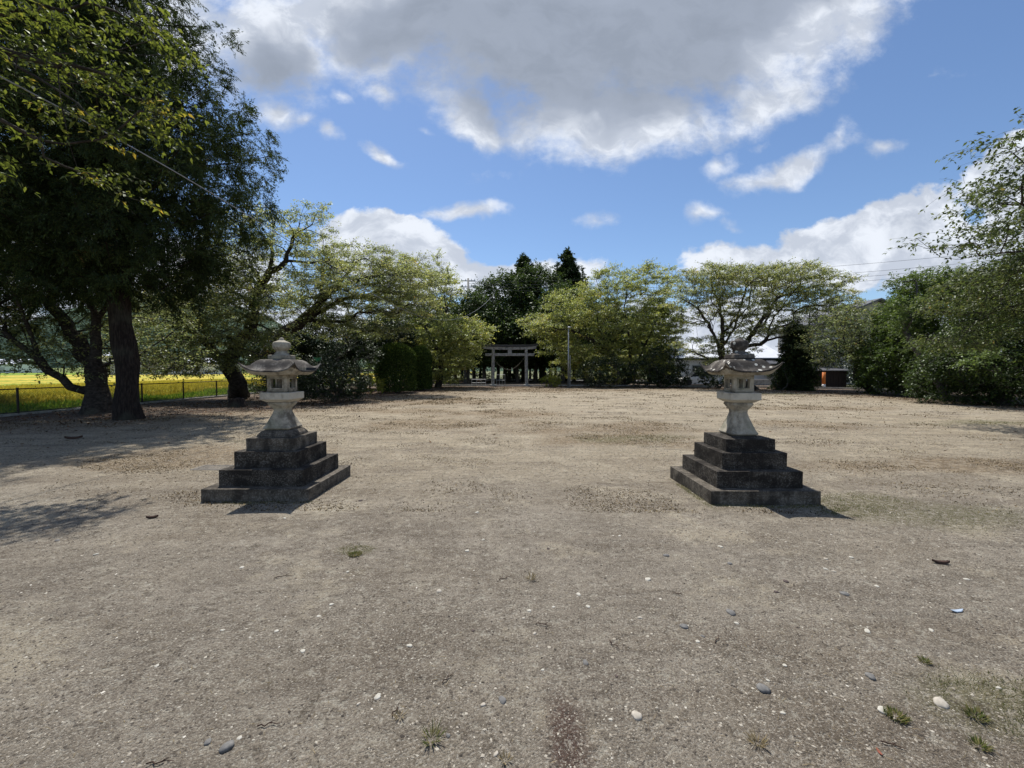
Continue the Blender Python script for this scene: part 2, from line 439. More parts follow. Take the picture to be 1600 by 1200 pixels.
MS_conc = stone_mat('concrete', (.36, .35, .33), (.46, .45, .42), (.2, .19, .17), .4)
MS_torii = stone_mat('grey_torii_posts', (.25, .247, .24), (.36, .355, .345), (.12, .12, .118), .4)

def plain(name, c, rough=.6, metal=0, nz=.25, sc=8):
    m, N, out = new_mat(name)
    tc = N.n('ShaderNodeTexCoord').outputs['Object']
    n = N.noise(tc, sc, 5, .6)
    dk = tuple(x * (1 - nz) for x in c)
    principled(N, out, N.mix(N.ss(n, .3, .7), dk, c), rough, N.bump(n, .15, .01), metal)
    return m
MP_metal = plain('galvanised_metal', (.42, .43, .44), .45, .6)
MP_fence = plain('dark_fence_metal', (.055, .045, .04), .6, .3)
MP_white = plain('white_siding', (.72, .73, .74), .6, 0, .1)
MP_roofw = plain('pale_sheet_roof', (.66, .68, .72), .45, 0, .1, 2)
MP_dark = plain('dark_opening', (.02, .02, .022), .5)
MP_cream = plain('cream_wall', (.52, .48, .40), .8)
MP_tile = plain('grey_roof_tiles', (.12, .12, .13), .5, 0, .4, 12)
MP_brown = plain('dark_brown_boards', (.03, .02, .016), .8)
MP_orange = plain('orange_paint', (.72, .22, .05), .6)
MP_pole = plain('concrete_pole', (.33, .32, .30), .8)
MP_wire = plain('black_cable', (.07, .07, .075), .6)
MP_cable = plain('pale_cable', (.30, .31, .32), .5)
MP_rope = plain('straw_rope', (.15, .13, .10), .9, 0, .5, 30)
MP_glass = plain('dark_glass', (.03, .035, .04), .15)
MP_net = plain('green_net', (.10, .42, .20), .7)
MP_chip = plain('brown_bark_chip', (.07, .04, .028), .9, 0, .5, 30)

def pebble_mat(name, cols):
    m, N, out = new_mat(name)
    tc = N.n('ShaderNodeTexCoord').outputs['Object']
    oi = N.n('ShaderNodeObjectInfo').outputs['Random']
    n = N.noise(tc, 40, 4)
    c = N.mix(N.ss(n, .3, .7), cols[0], cols[1])
    principled(N, out, c, .8, N.bump(n, .3, .005), spec=.25)
    return m
MPb = [pebble_mat('white_pebble', ((.36, .34, .29), (.50, .48, .42))), pebble_mat('grey_pebble', ((.11, .108, .105), (.19, .185, .175))),
       pebble_mat('brown_pebble', ((.06, .045, .04), (.13, .10, .09))), pebble_mat('tan_pebble', ((.32, .29, .24), (.44, .40, .34)))]
m, N, out = new_mat('gravel')
r_ = N.attr('rnd')
ramp = N.n('ShaderNodeValToRGB'); el = ramp.color_ramp.elements
el[0].position = 0; el[0].color = (.045, .038, .032, 1); el[1].position = .5; el[1].color = (.17, .145, .115, 1)
e = el.new(.88); e.color = (.31, .28, .23, 1)
e = el.new(.975); e.color = (.40, .37, .31, 1)
e = el.new(.99); e.color = (.50, .47, .41, 1)
N.set(ramp.inputs[0], r_)
principled(N, out, ramp.outputs[0], .9, spec=.2)
M_gravel = m

# ------------------------------------------------------------------ ground
def ground_h(x, y):
    near = np.exp(-((x / 14) ** 2 + ((y - 4) / 14) ** 2))
    h = (fbm(x, y, .35, 3, 11) - .5) * .05 * sst(np.hypot(x, y), 0, 6)
    h += (fbm(x, y, 2.6, 4, 21) - .5) * .022 * near
    return h
def axis(parts):
    out_ = []
    for a, b, n in parts: out_.append(np.linspace(a, b, n, endpoint=False))
    out_.append([parts[-1][1]])
    return np.concatenate(out_)
gx = axis([(-1500, -60, 24), (-60, -20, 60), (-20, -7, 100), (-7, 7, 320), (7, 26, 130), (26, 80, 60), (80, 1500, 24)])
gy = axis([(-300, -4, 20), (-4, .6, 24), (.6, 7, 230), (7, 20, 200), (20, 46, 160), (46, 100, 50), (100, 2500, 40)])
GX, GY = np.meshgrid(gx, gy)
GZ = ground_h(GX, GY)
GZ = GZ * sst(-np.abs(GY - 20), -60, -25)
# litter strip round the court: signed distance to a polygon
poly = np.array([(-18, 11.5), (-13, 12.9), (-9.6, 16.0), (-7.6, 19.8), (-7.0, 27), (-6.5, 31), (-4, 36.5), (8, 37.2), (17, 34.5), (22, 26), (21.5, 17.5), (20, 10), (20, -20), (-25, -20), (-25, 9)])
def inside_dist(X, Y):
    d = np.full(X.shape, 1e9); ins = np.zeros(X.shape, bool)
    n = len(poly)
    for i in range(n):
        a = poly[i]; b = poly[(i + 1) % n]; e_ = b - a
        t = np.clip(((X - a[0]) * e_[0] + (Y - a[1]) * e_[1]) / (e_ @ e_), 0, 1)
        d = np.minimum(d, np.hypot(X - a[0] - t * e_[0], Y - a[1] - t * e_[1]))
        c = (a[1] > Y) != (b[1] > Y)
        with np.errstate(divide='ignore', invalid='ignore'):
            xi = (b[0] - a[0]) * (Y - a[1]) / (b[1] - a[1] + 1e-12) + a[0]
        ins ^= c & (X < xi)
    return np.where(ins, d, -d)
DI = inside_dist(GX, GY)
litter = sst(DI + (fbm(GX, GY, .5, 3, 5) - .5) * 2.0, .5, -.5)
wood_shade = sst(-np.abs(GX - 2), -34, -26) * sst(-np.abs(GY - 56), -17, -14)  # shade under the wood painted in: ground here keeps the dark litter colour
fringe = sst(DI + (fbm(GX, GY, .3, 3, 6) - .5) * 3, np.where(GY > 24, 8.0, 4.5), 0.3)
def spot(cx, cy, rx, ry, seed, X=None, Y=None):
    X = GX if X is None else X; Y = GY if Y is None else Y
    d = np.hypot((X - cx) / rx, (Y - cy) / ry)
    return sst(1 - d + (fbm(X, Y, .9, 3, seed) - .5) * 1.2, 0, .7)
GREEN = [(4.9, 4.45, 1.4, .75, 31), (4.0, 4.95, .8, .45, 43), (3.3, 4.75, .9, .35, 32), (2.9, 4.77, .75, .09, 44), (-3.0, 4.82, .75, .08, 45), (2.24, 5.4, .07, .7, 46), (3.7, 4.55, .5, .2, 47), (14, 12.2, 3.2, .9, 33), (3.1, 9.4, 1.6, .9, 34), (-1.35, 3.55, .16, .10, 35), (2.3, 1.9, .5, .25, 36),
         (-5.5, 9.0, .8, .35, 37), (12, 36, 12, 1.2, 38), (17.5, 27, 4, 1.6, 39), (2.0, 1.4, .4, .2, 40), (4.1, 2.4, .8, .3, 41)]
def grass_mask(X, Y):
    g = 0
    for s in GREEN: g = np.maximum(g, spot(*s, X, Y))
    return g
grass = grass_mask(GX, GY)
OCH = [(-3.5, 21, 3.5, 3.0, 51, 1), (2.5, 11.0, 3.5, 2.0, 52, .9), (0, 33, 14, 5, 53, .9), (8, 12, 3, 1.4, 54, .7), (-6, 7.5, 2.5, 1.2, 55, .8), (1.8, 9.3, 2.6, 1.2, 56, 1), (7.0, 6.8, 3.6, .8, 57, .9), (-2.5, 12, 2.5, 1.4, 59, .8),
       (3.9, 8.8, 1.5, .7, 60, .9), (-.5, 15, 3.5, 2, 61, .8), (12, 17, 5, 1.5, 62, .6), (-4, 16, 3, 1.5, 63, .7)]
def ochre_at(X, Y):
    o = 0
    for (a, b_, c_, d_, e_, w_) in OCH: o = np.maximum(o, spot(a, b_, c_, d_, e_, X, Y) * w_)
    return o
ochre = ochre_at(GX, GY)
V = np.stack([GX, GY, GZ], -1).reshape(-1, 3)
nyy, nxx = GX.shape
idx = np.arange(nyy * nxx).reshape(nyy, nxx)
F = np.stack([idx[:-1, :-1], idx[:-1, 1:], idx[1:, 1:], idx[1:, :-1]], -1).reshape(-1, 4)
redsoil = spot(.22, 1.72, .12, .30, 58) * .9
outside = sst(DI, -9, -14) * (1 - wood_shade)
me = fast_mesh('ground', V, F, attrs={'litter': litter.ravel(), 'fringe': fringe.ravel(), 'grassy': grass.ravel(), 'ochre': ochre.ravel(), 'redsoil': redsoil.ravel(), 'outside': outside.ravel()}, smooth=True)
m, N, out = new_mat('sandy_ground')
tc = N.n('ShaderNodeTexCoord').outputs['Object']
sp = N.n('ShaderNodeSeparateXYZ'); N.set(sp.inputs[0], tc)
nL = N.noise(tc, .35, 5, .6); nM = N.noise(tc, 1.8, 6, .65); nF = N.noise(tc, 16, 6, .72); nG = N.noise(tc, 90, 4, .75)
strk = N.noise(N.map(tc, rot=(0, 0, R(-25)), sc=(.5, 2.4, 1)), 1.6, 5, .65)
sand = N.mix(N.ss(nM, .3, .7), (.275, .228, .158), (.385, .325, .232))
near_tone = N.mix(N.ss(nM, .3, .7), (.205, .175, .138), (.30, .262, .21))
# base colour darker and browner close in, paler and sandier further out
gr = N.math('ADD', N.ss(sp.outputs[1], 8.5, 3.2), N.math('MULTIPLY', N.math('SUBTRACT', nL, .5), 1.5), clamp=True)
c = N.mix(gr, sand, near_tone)
c = N.mix(N.math('MULTIPLY', N.ss(strk, .5, .68), .42), c, (.13, .108, .085))
c = N.mix(N.math('MULTIPLY', N.ss(nL, .55, .72), .35), c, (.40, .355, .27))
trk = N.noise(N.map(tc, rot=(0, 0, R(35)), sc=(.25, 1.6, 1)), 1.0, 4, .55)
c = N.mix(N.math('MULTIPLY', N.ss(trk, .50, .62), .38), c, (.15, .115, .08))
c = N.mix(N.math('MULTIPLY', N.ss(N.noise(tc, .8, 5, .7), .52, .64), .55), c, (.46, .40, .295))
c = N.mix(N.math('MULTIPLY', N.ss(N.noise(N.map(tc, loc=(7, 3, 0), sc=(.7, 1.3, 1)), .55, 6, .7), .53, .64), .5), c, (.135, .108, .082))
deb = N.noise(tc, 7, 6, .75)
c = N.mix(N.math('MULTIPLY', N.attr('ochre'), N.ss(nM, .25, .65, .3, .9)), c, (.235, .165, .09))
c = N.mix(N.math('MULTIPLY', N.math('ADD', N.attr('ochre'), N.math('MULTIPLY', N.attr('fringe'), .5), clamp=True), N.ss(deb, .48, .55, 0, .85)), c, (.11, .073, .04))
c = N.mix(N.math('MULTIPLY', N.attr('fringe'), N.ss(nM, .2, .7, .2, .85)), c, (.16, .11, .068))
c = N.mix(N.math('MULTIPLY', N.attr('grassy'), N.ss(nF, .35, .6, .15, .8)), c, (.12, .115, .05))
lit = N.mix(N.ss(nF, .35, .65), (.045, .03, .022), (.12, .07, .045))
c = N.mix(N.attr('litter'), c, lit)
c = N.mix(N.attr('outside'), c, N.mix(nM, (.07, .10, .03), (.14, .15, .06)))
c = N.mix(N.attr('redsoil'), c, (.085, .05, .04))
nP = N.noise(tc, 5.5, 6, .72)
c = N.mix(N.math('MULTIPLY', N.ss(nP, .54, .66), N.ss(nM, .35, .6, .25, .75)), c, (.105, .085, .062))
c = N.mix(N.ss(nP, .44, .34, 0, .45), c, (.42, .38, .30))
c = N.mix(N.ss(nF, .52, .64, 0, .5), c, (.085, .068, .05))
c = N.mix(N.ss(nF, .45, .36, 0, .5), c, (.48, .45, .37))
c = N.mix(N.ss(nG, .54, .64, 0, .65), c, (.055, .047, .038))
c = N.mix(N.ss(nG, .47, .38, 0, .6), c, (.52, .49, .42))
hh = N.math('ADD', N.math('MULTIPLY', nF, 1.0), N.math('MULTIPLY', nG, .45))
b1 = N.bump(hh, 1.0, .045)
b2 = N.bump(strk, .4, .05, b1)
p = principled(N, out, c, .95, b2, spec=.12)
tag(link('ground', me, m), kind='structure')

# ------------------------------------------------------------------ field, levee, hill, road
xs = axis([(-420, -60, 60), (-60, -18.6, 150)])[::-1]; ys = axis([(-10, 8, 20), (8, 45, 170), (45, 230, 90)])
FX, FY = np.meshgrid(xs, ys)
edge = sst(-FX, 18.9, 19.9)
FZ = .02 + edge * (.42 + .10 * (fbm(FX, FY, 3.0, 3, 61) - .5) + .06 * np.sin(FX * 6.0))
FZ = np.where(sst(fbm(FX, FY * .3, .03, 2, 9), .4, .42) > 0, FZ, FZ)
idx = np.arange(FX.size).reshape(FX.shape)
F = np.stack([idx[:-1, :-1], idx[1:, :-1], idx[1:, 1:], idx[:-1, 1:]], -1).reshape(-1, 4)
me = fast_mesh('rice_field', np.stack([FX, FY, FZ], -1).reshape(-1, 3), F, smooth=True)
m, N, out = new_mat('ripe_rice')
tc = N.n('ShaderNodeTexCoord').outputs['Object']
sp = N.n('ShaderNodeSeparateXYZ'); N.set(sp.inputs[0], tc)
n1 = N.noise(N.map(tc, sc=(1, .25, 1)), 9, 5, .7); n2 = N.noise(N.map(tc, sc=(.6, .06, 1)), .5, 3, .5)
gold = N.mix(N.ss(n1, .3, .7), (.34, .28, .045), (.60, .475, .085))
green = N.mix(N.ss(n1, .3, .7), (.10, .17, .02), (.26, .33, .05))
c = N.mix(N.ss(n2, .50, .60), gold, green)
c = N.mix(N.ss(sp.outputs[0], -95, -110), c, green)
c = N.mix(N.ss(sp.outputs[0], -19.9, -19.0), c, (.07, .12, .025))
principled(N, out, c, .9, N.bump(n1, .8, .08), spec=.1)
tag(link('field', me, m), kind='structure')

# weeds and rice stalks
def blades(name, P, H, Wd, mat, parent=None, lean=.35, rnd=None, r=None):
    r = r or rng; n = len(P)
    th = r.uniform(0, 2 * np.pi, n)
    A = nrm(np.stack([np.cos(th) * lean * r.random(n), np.sin(th) * lean * r.random(n), np.ones(n)], 1))
    ph = r.uniform(0, 2 * np.pi, n)
    B = nrm(np.cross(A, np.stack([np.cos(ph), np.sin(ph), np.zeros(n)], 1)))
    V, F = kites(P, A, B, H, Wd)
    me = fast_mesh(name, V, F, rnd=r.random(n) if rnd is None else rnd)
    return link(name, me, mat, parent)
n = 80000
P = np.stack([-19.1 - 14 * rng.random(n) ** 1.7, rng.uniform(9, 45, n), np.full(n, .05)], 1)
P[:, 2] = .02 + .35 * sst(-P[:, 0], 18.9, 19.9)
tag(blades('rice', P, rng.uniform(.15, .32, n), .045, ML['rice'], lean=.9), kind='stuff')
n = 26000
P = np.stack([rng.uniform(-19.9, -17.5, n), rng.uniform(9, 44, n), np.full(n, 0.0)], 1)
hh = .12 + .35 * fbm(P[:, 0], P[:, 1], .5, 3, 77) * sst(-P[:, 0], 17.4, 19)
tag(blades('weeds', P, hh * rng.uniform(.6, 1.3, n), .05, ML['weeds'], lean=.8), kind='stuff')

# levee bank
xs = np.linspace(-420, -20, 90); prof = [(0, -.3), (4, 1.6), (8, 2.3), (13, 2.4), (20, -.3)]
V = []; 
for i, x in enumerate(xs):
    for (dy, z) in prof:
        V.append((x, 150 + .25 * (-x - 20) * .3 + dy * 1.5, z + .25 * math.sin(i * .7 + dy)))
npf = len(prof); F = [[i * npf + k, i * npf + k + 1, (i + 1) * npf + k + 1, (i + 1) * npf + k] for i in range(len(xs) - 1) for k in range(npf - 1)]
me = fast_mesh('levee', np.array(V), np.array(F)[:, ::-1], smooth=True)
m, N, out = new_mat('grassy_bank')
tc = N.n('ShaderNodeTexCoord').outputs['Object']
principled(N, out, N.mix(N.noise(tc, .25, 6, .7), (.08, .13, .03), (.22, .24, .08)), .95)
tag(link('terrain', me, m), kind='structure')

# wooded hill on the left horizon
xs = np.linspace(-900, 260, 130); ys = np.linspace(480, 900, 60)
HX, HY = np.meshgrid(xs, ys)
HZ = 120 * np.exp(-((HX + 560) / 210) ** 2) + 22 * np.exp(-((HX + 220) / 200) ** 2) + 8 * np.exp(-((HX - 60) / 160) ** 2)
HZ = HZ * np.sin(np.clip((HY - 480) / 420, 0, 1) * np.pi) ** .8 + (fbm(HX, HY, .03, 4, 88) - .4) * 22 * np.sin(np.clip((HY - 480) / 420, 0, 1) * np.pi) - 1
idx = np.arange(HX.size).reshape(HX.shape)
F = np.stack([idx[:-1, :-1], idx[:-1, 1:], idx[1:, 1:], idx[1:, :-1]], -1).reshape(-1, 4)
me = fast_mesh('hill', np.stack([HX, HY, HZ], -1).reshape(-1, 3), F, smooth=True)
m, N, out = new_mat('wooded_hill')
tc = N.n('ShaderNodeTexCoord').outputs['Object']
vd = N.vor(tc, .09); n1 = N.noise(tc, .02, 5)
principled(N, out, N.mix(vd, N.mix(n1, (.07, .11, .07), (.10, .14, .09)), (.035, .06, .045)), .95, N.bump(vd, 1.0, 4.0), spec=0.05)
tag(link('hill', me, m), kind='structure')

# road behind the court (pale strip seen between trunks) and kerb along the back
me = fast_mesh('road', np.array([(-6, 62, .02), (90, 40, .02), (90, 47, .02), (-6, 69, .02)], float), np.array([[0, 1, 2, 3]]))
m, N, out = new_mat('pale_asphalt')
tc = N.n('ShaderNodeTexCoord').outputs['Object']
principled(N, out, N.mix(N.noise(tc, 6, 6, .7), (.16, .16, .155), (.24, .235, .225)), .9)
tag(link('road', me, m), kind='structure')
kb = MB()
pts = [(-17, 41.0), (-8, 40.6), (0, 40.4), (10, 40.2), (19, 38.5), (27, 34.5), (29, 28)]
for a, b in zip(pts[:-1], pts[1:]):
    a = Vector((*a, 0)); b = Vector((*b, 0)); d = (b - a).normalized(); nn = Vector((-d.y, d.x, 0)) * .08
    kb.add([a - nn - Vector((0, 0, .1)), b - nn - Vector((0, 0, .1)), b + nn - Vector((0, 0, .1)), a + nn - Vector((0, 0, .1)),
            a - nn + Vector((0, 0, .12)), b - nn + Vector((0, 0, .12)), b + nn + Vector((0, 0, .12)), a + nn + Vector((0, 0, .12))],
           [(0, 3, 2, 1), (4, 5, 6, 7), (0, 1, 5, 4), (1, 2, 6, 5), (2, 3, 7, 6), (3, 0, 4, 7)])
tag(kb.build('kerb', MS_conc), kind='structure')

# ------------------------------------------------------------------ stone lanterns
def sq_ring(h, z, lift=0.0, flare=0.0, n=12, pw=3.0):
    pts = []
    for side in range(4):
        for k in range(n):
            t = -1 + 2 * k / n
            s_ = 1 + flare * abs(t) ** 4
            x, y = t * h * s_, -h * s_
            for _ in range(side): x, y = -y, x
            pts.append((x, y, z + lift * abs(t) ** pw))
    return pts

def worn_box(h, z0, z1, seed):
    # box with softly worn, chipped arrises: every face is a grid nudged by noise
    n = 28; nz = 4; mb = MB(); r = np.random.default_rng(seed)
    t = np.linspace(-1, 1, n + 1)
    def wv(x, y, z):
        k = float(fbm(np.array([x * 1.0 + seed]), np.array([y + z * 1.7]), 6.0, 3, seed)[0]) - .5
        ex = (abs(abs(x) - h) < 1e-6) + (abs(abs(y) - h) < 1e-6) + (abs(z - z1) < 1e-6)
        a = .007 * k
        if ex >= 2: a -= .004 + .016 * max(0, k - .12)
        d = Vector((x if abs(abs(x) - h) < 1e-6 else 0, y if abs(abs(y) - h) < 1e-6 else 0, h if abs(z - z1) < 1e-6 else 0))
        d = d.normalized() if d.length > 0 else d
        return (x + d.x * a, y + d.y * a, z + d.z * a)
    ring = [(q * h, -h) for q in t[:-1]] + [(h, q * h) for q in t[:-1]] + [(-q * h, h) for q in t[:-1]] + [(-h, -q * h) for q in t[:-1]]
    mb.rings([[wv(x, y, z0 + (z1 - z0) * k / nz) for x, y in ring] for k in range(nz + 1)], cap0=True, cap1=False)
    vs = [wv(a * h, b_ * h, z1) for a in t for b_ in t]
    mb.add(vs, [(i * (n + 1) + j, (i + 1) * (n + 1) + j, (i + 1) * (n + 1) + j + 1, i * (n + 1) + j + 1) for i in range(n) for j in range(n)])
    return mb

def make_lantern(label, loc, kind):
    L = empty('stone_lantern', (loc[0], loc[1], 0), 0)
    tag(L, label, 'stone lantern', 'pair of stone lanterns on stepped plinths')
    tiers = [(.63, -.06, .155), (.505, .155, .352), (.39, .352, .548), (.30, .548, .70)]
    for i, (h, z0, z1) in enumerate(tiers):
        b = MB().box(-h, h, -h, h, z0 + (.0 if i == 0 else 0), z1)
        b = worn_box(h, z0, z1, 40 + i + 10 * kind)
        o = b.build('base_step', [MS_step2, MS_step, MS_step, MS_step2][i] if kind == 0 else [MS_step2, MS_step, MS_step, MS_step][i], L)
        if i == 0: o['label'] = 'lowest and widest step, browner than those above'
    if kind == 0:
        MB().rings([sq_ring(.225, .70, 0), sq_ring(.215, .735), sq_ring(.185, .77), sq_ring(.14, .79)]).build('mound', MS_step2, L, bevel=.01, smooth=False)
        zb = .785
    else:
        MB().rings([sq_ring(.235, .70, 0), sq_ring(.16, .722), sq_ring(.12, .728)]).build('mound', MS_step, L)
        zb = .722
    zt = 1.137
    H = zt - zb
    prof = [(.150, 0), (.172, .04), (.170, .075), (.150, .16), (.117, .38), (.093, .55), (.079, .68), (.083, .76), (.112, .86), (.128, .93), (.128, .975), (.118, 1.0)]
    MB().rings([sq_ring(h, zb + t * H, 0, 0, n=6) for h, t in prof]).build('stem', MS_lantern, L, bevel=.012)
    MB().rings([sq_ring(.135, zt, n=2), sq_ring(.182, zt + .033, n=2), sq_ring(.19, zt + .036, n=2), sq_ring(.19, 1.262, n=2)]).build('platform', MS_slab, L, bevel=.007)
    # fire box : four posts, sills and lintels, each face with a framed opening
    z0, z1 = 1.262, 1.487; h = .128
    fb_ = MB()
    fb_.rings([sq_ring(h - .012, z0, n=2), sq_ring(h, z0 + .016, n=2), sq_ring(h, z0 + .05, n=2)])
    fb_.box(-h, h, -h, h, z1 - .048, z1)
    for sx in (-1, 1):
        for sy in (-1, 1):
            x0, x1 = sorted((sx * h, sx * (h - .052))); y0, y1 = sorted((sy * h, sy * (h - .052)))
            fb_.box(x0, x1, y0, y1, z0 + .05, z1 - .048)
    box = fb_.build('fire_box', MS_lantern, L, bevel=.004)
    for side in range(4):
        w = MB(); wi = h - .052
        zz0, zz1 = z0 + .05, z1 - .048
        t = .012
        w.box(-wi - t, -wi + .006, -h - .006, -h + .02, zz0 - t, zz1 + t)
        w.box(wi - .006, wi + t, -h - .006, -h + .02, zz0 - t, zz1 + t)
        w.box(-wi + .006, wi - .006, -h - .006, -h + .02, zz0 - t, zz0 + .006)
        w.box(-wi + .006, wi - .006, -h - .006, -h + .02, zz1 - .006, zz1 + t)
        if kind == 1:
            w.box(-.008, .008, -h + .004, -h + .016, zz0 + .006, zz1 - .006)
        for i_, vv in enumerate(w.v):
            x, y, z = vv
            for _ in range(side): x, y = -y, x
            w.v[i_] = (x, y, z)
        w.build('window_frame', MS_lantern, box, bevel=.002)
    lift = .105
    rg = [sq_ring(.13, 1.687, 0, n=16), sq_ring(.175, 1.684, 0, n=16), sq_ring(.21, 1.665, .0, n=16), sq_ring(.238, 1.632, .004, n=16), sq_ring(.262, 1.592, .016, n=16, pw=4),
          sq_ring(.286, 1.562, .040, .01, n=16, pw=4), sq_ring(.312, 1.546, .072, .02, n=16, pw=4), sq_ring(.336, 1.542, lift, .03, n=16, pw=4), sq_ring(.338, 1.528, lift, .03, n=16, pw=4),
          sq_ring(.330, 1.523, lift * .97, .03, n=16, pw=4)]
    eave = [sq_ring(.329, 1.5225, lift * .97, .03, n=16, pw=4), sq_ring(.270, 1.484, .03, .01, n=16, pw=4), sq_ring(.14, 1.484, 0, n=16)]
    rr = np.random.default_rng(5 + kind)
    if kind == 1:
        rg = [[(x, y, z + .006 * math.sin(9 * x + 40 * y) * (i > 0)) for (x, y, z) in r] for i, r in enumerate(rg)]
    ro = MB().rings(rg).build('roof', MS_roof if kind == 0 else MS_roofl, L, smooth=True)
    MB().rings(eave).build('eave', MS_lantern, ro)
    es = ro.modifiers.new('edge', 'EDGE_SPLIT'); es.split_angle = R(42)
    # finial
    f = MB()
    if kind == 0:
        f.rings([sq_ring(.112, 1.683, n=2), sq_ring(.118, 1.70, n=2), sq_ring(.118, 1.738, n=2), sq_ring(.10, 1.745, n=2)])
        f.lathe([(.100, 1.735), (.085, 1.765), (.068, 1.785), (.066, 1.80), (.088, 1.815), (.106, 1.84), (.108, 1.88), (.100, 1.908), (.060, 1.925), (.030, 1.94), (.026, 1.96), (.012, 1.972)], 12)
    else:
        f.rings([sq_ring(.118, 1.683, n=2), sq_ring(.132, 1.70, n=2), sq_ring(.126, 1.745, n=2), sq_ring(.10, 1.755, n=2)])
        f.lathe([(.118, 1.745), (.085, 1.77), (.066, 1.785), (.068, 1.80), (.090, 1.82), (.104, 1.85), (.106, 1.90), (.092, 1.925), (.05, 1.935), (.035, 1.955), (.012, 1.96)], 12)
    f.build('finial', MS_lantern if kind == 0 else MS_roofl, L, bevel=.005)
    return L
lc = gnd(310, 787); rc_ = gnd(480, 787)
make_lantern('weathered stone lantern left of the court with clean onion finial and plain square openings', (-3.03, 5.47), 0)
make_lantern('weathered stone lantern right of the court with lichen blotched roof and flat topped finial', (2.90, 5.42), 1)

# ------------------------------------------------------------------ chain link fence
fx = -17.0
FN = empty('chain_link_fence', (fx, 14.26, 0))
tag(FN, 'low dark chain link fence between the dirt court and the golden rice field', 'fence')
ys = [14.26 + 2.4 * k for k in range(-3, 12)]
pm = MB().cyl((0, 0, -.1), (0, 0, .93), .032, n=8).cyl((0, 0, .93), (0, 0, .945), .038, n=8)
first = None
for y in ys:
    if first is None:
        first = pm.build('post', MP_fence, FN, smooth=False); o = first
    else:
        o = first.copy(); COL.objects.link(o); o.parent = FN
    o.location = (0, y - 14.26, 0)
L0, L1 = ys[0] - 14.26, ys[-1] - 14.26
MB().cyl((0, L0, .9), (0, L1, .9), .02, n=6).build('top_rail', MP_fence, FN)
MB().cyl((0, L0, .1), (0, L1, .1), .016, n=6).build('bottom_rail', MP_fence, FN)
st = .085; n = int((L1 - L0) / st)
y0 = L0 + st * np.arange(-9, n)
P0 = np.stack([np.full_like(y0, .022), y0, np.full_like(y0, .1)], 1); P1 = P0 + np.array([0, .8, .8])
P2 = np.stack([np.full_like(y0, .026), y0, np.full_like(y0, .9)], 1); P3 = P2 + np.array([0, .8, -.8])
A0 = np.concatenate([P0, P2]); A1 = np.concatenate([P1, P3])
ok = (A0[:, 1] >= L0) & (A1[:, 1] <= L1)
V, F = prisms(A0[ok], A1[ok], .0032, .0032)
link('wire_mesh', fast_mesh('wire_mesh', V, F), plain('wire_mesh_metal', (.16, .15, .12), .5, .4), FN)
tag(MB().box(fx - .1, fx + .1, 6.5, 44, -.1, .07).build('kerb', MS_conc, bevel=.01), kind='structure')

# ------------------------------------------------------------------ torii
TY = 40.3
tl = gnd(770, 603)[0]; tx = (770 + 823) / 2
cx = (tx - 803) / FPX * TY
T = empty('torii_gate', (cx, TY, 0))
tag(T, 'grey torii gate with a sagging straw rope at the far end of the court', 'torii gate')
hw = 53 / 2 / FPX * TY
for s in (-1, 1):
    MB().cyl((s * hw, 0, 0), (s * (hw - .06), 0, 3.75), .165, .145, 14).build('post', MS_torii, T, smooth=False)
    MB().box(s * hw - .3, s * hw + .3, -.3, .3, -.05, .16).build('post_base', MS_conc, T, bevel=.03)
def beam(zc, half, hh_, dd, up, nseg=12):
    rgs = []
    for k in range(nseg + 1):
        t = -1 + 2 * k / nseg
        z = zc + up * abs(t) ** 3
        rgs.append([(t * half, -dd, z - hh_), (t * half, dd, z - hh_), (t * half, dd, z + hh_), (t * half, -dd, z + hh_)])
    return MB().rings(rgs)
beam(3.02, 2.35, .13, .09, 0).build('tie_beam', MS_torii, T, bevel=.015)
beam(3.62, 2.55, .13, .15, .10).build('lintel', MS_torii, T, bevel=.02)
beam(3.85, 2.75, .09, .24, .13).build('top_cap', plain('dark_cap_stone', (.06, .06, .062), .8), T, bevel=.02)
MB().box(-.19, .19, -.13, .13, 2.93, 3.49).build('name_tablet', MS_torii, T, bevel=.015)
pts = [(-hw * .93 + 2 * hw * .93 * t, -.2, 2.55 - 1.0 * (1 - (2 * t - 1) ** 2) * 1.0 + (.35 if t > .5 else 0) * (t - .5) * 2) for t in np.linspace(0, 1, 22)]
MB().tube(pts, [.018 + .014 * math.sin(math.pi * k / 21) for k in range(22)], 6).build('rope', MP_rope, T, smooth=True)

# low barriers and small post by the torii
def low_rail(label, x0, x1, y, h):
    B = empty('metal_barrier', ((x0 + x1) / 2, y, 0)); w = (x1 - x0) / 2
    tag(B, label, 'barrier', 'low metal barriers beside the torii')
    for t in np.linspace(-1, 1, 4): MB().cyl((t * w, 0, 0), (t * w, 0, h), .025, n=6).build('leg', MP_metal, B)
    for z in (h, h * .45): MB().cyl((-w, 0, z), (w, 0, z), .022, n=6).build('rail', MP_metal, B)
low_rail('low grey metal rail left of the torii posts', (737 - 803) / FPX * 41.5, (759 - 803) / FPX * 41.5, 41.5, .62)
low_rail('low grey metal rail seen between the torii posts', (776 - 803) / FPX * 44, (789 - 803) / FPX * 44, 44, 1.05)

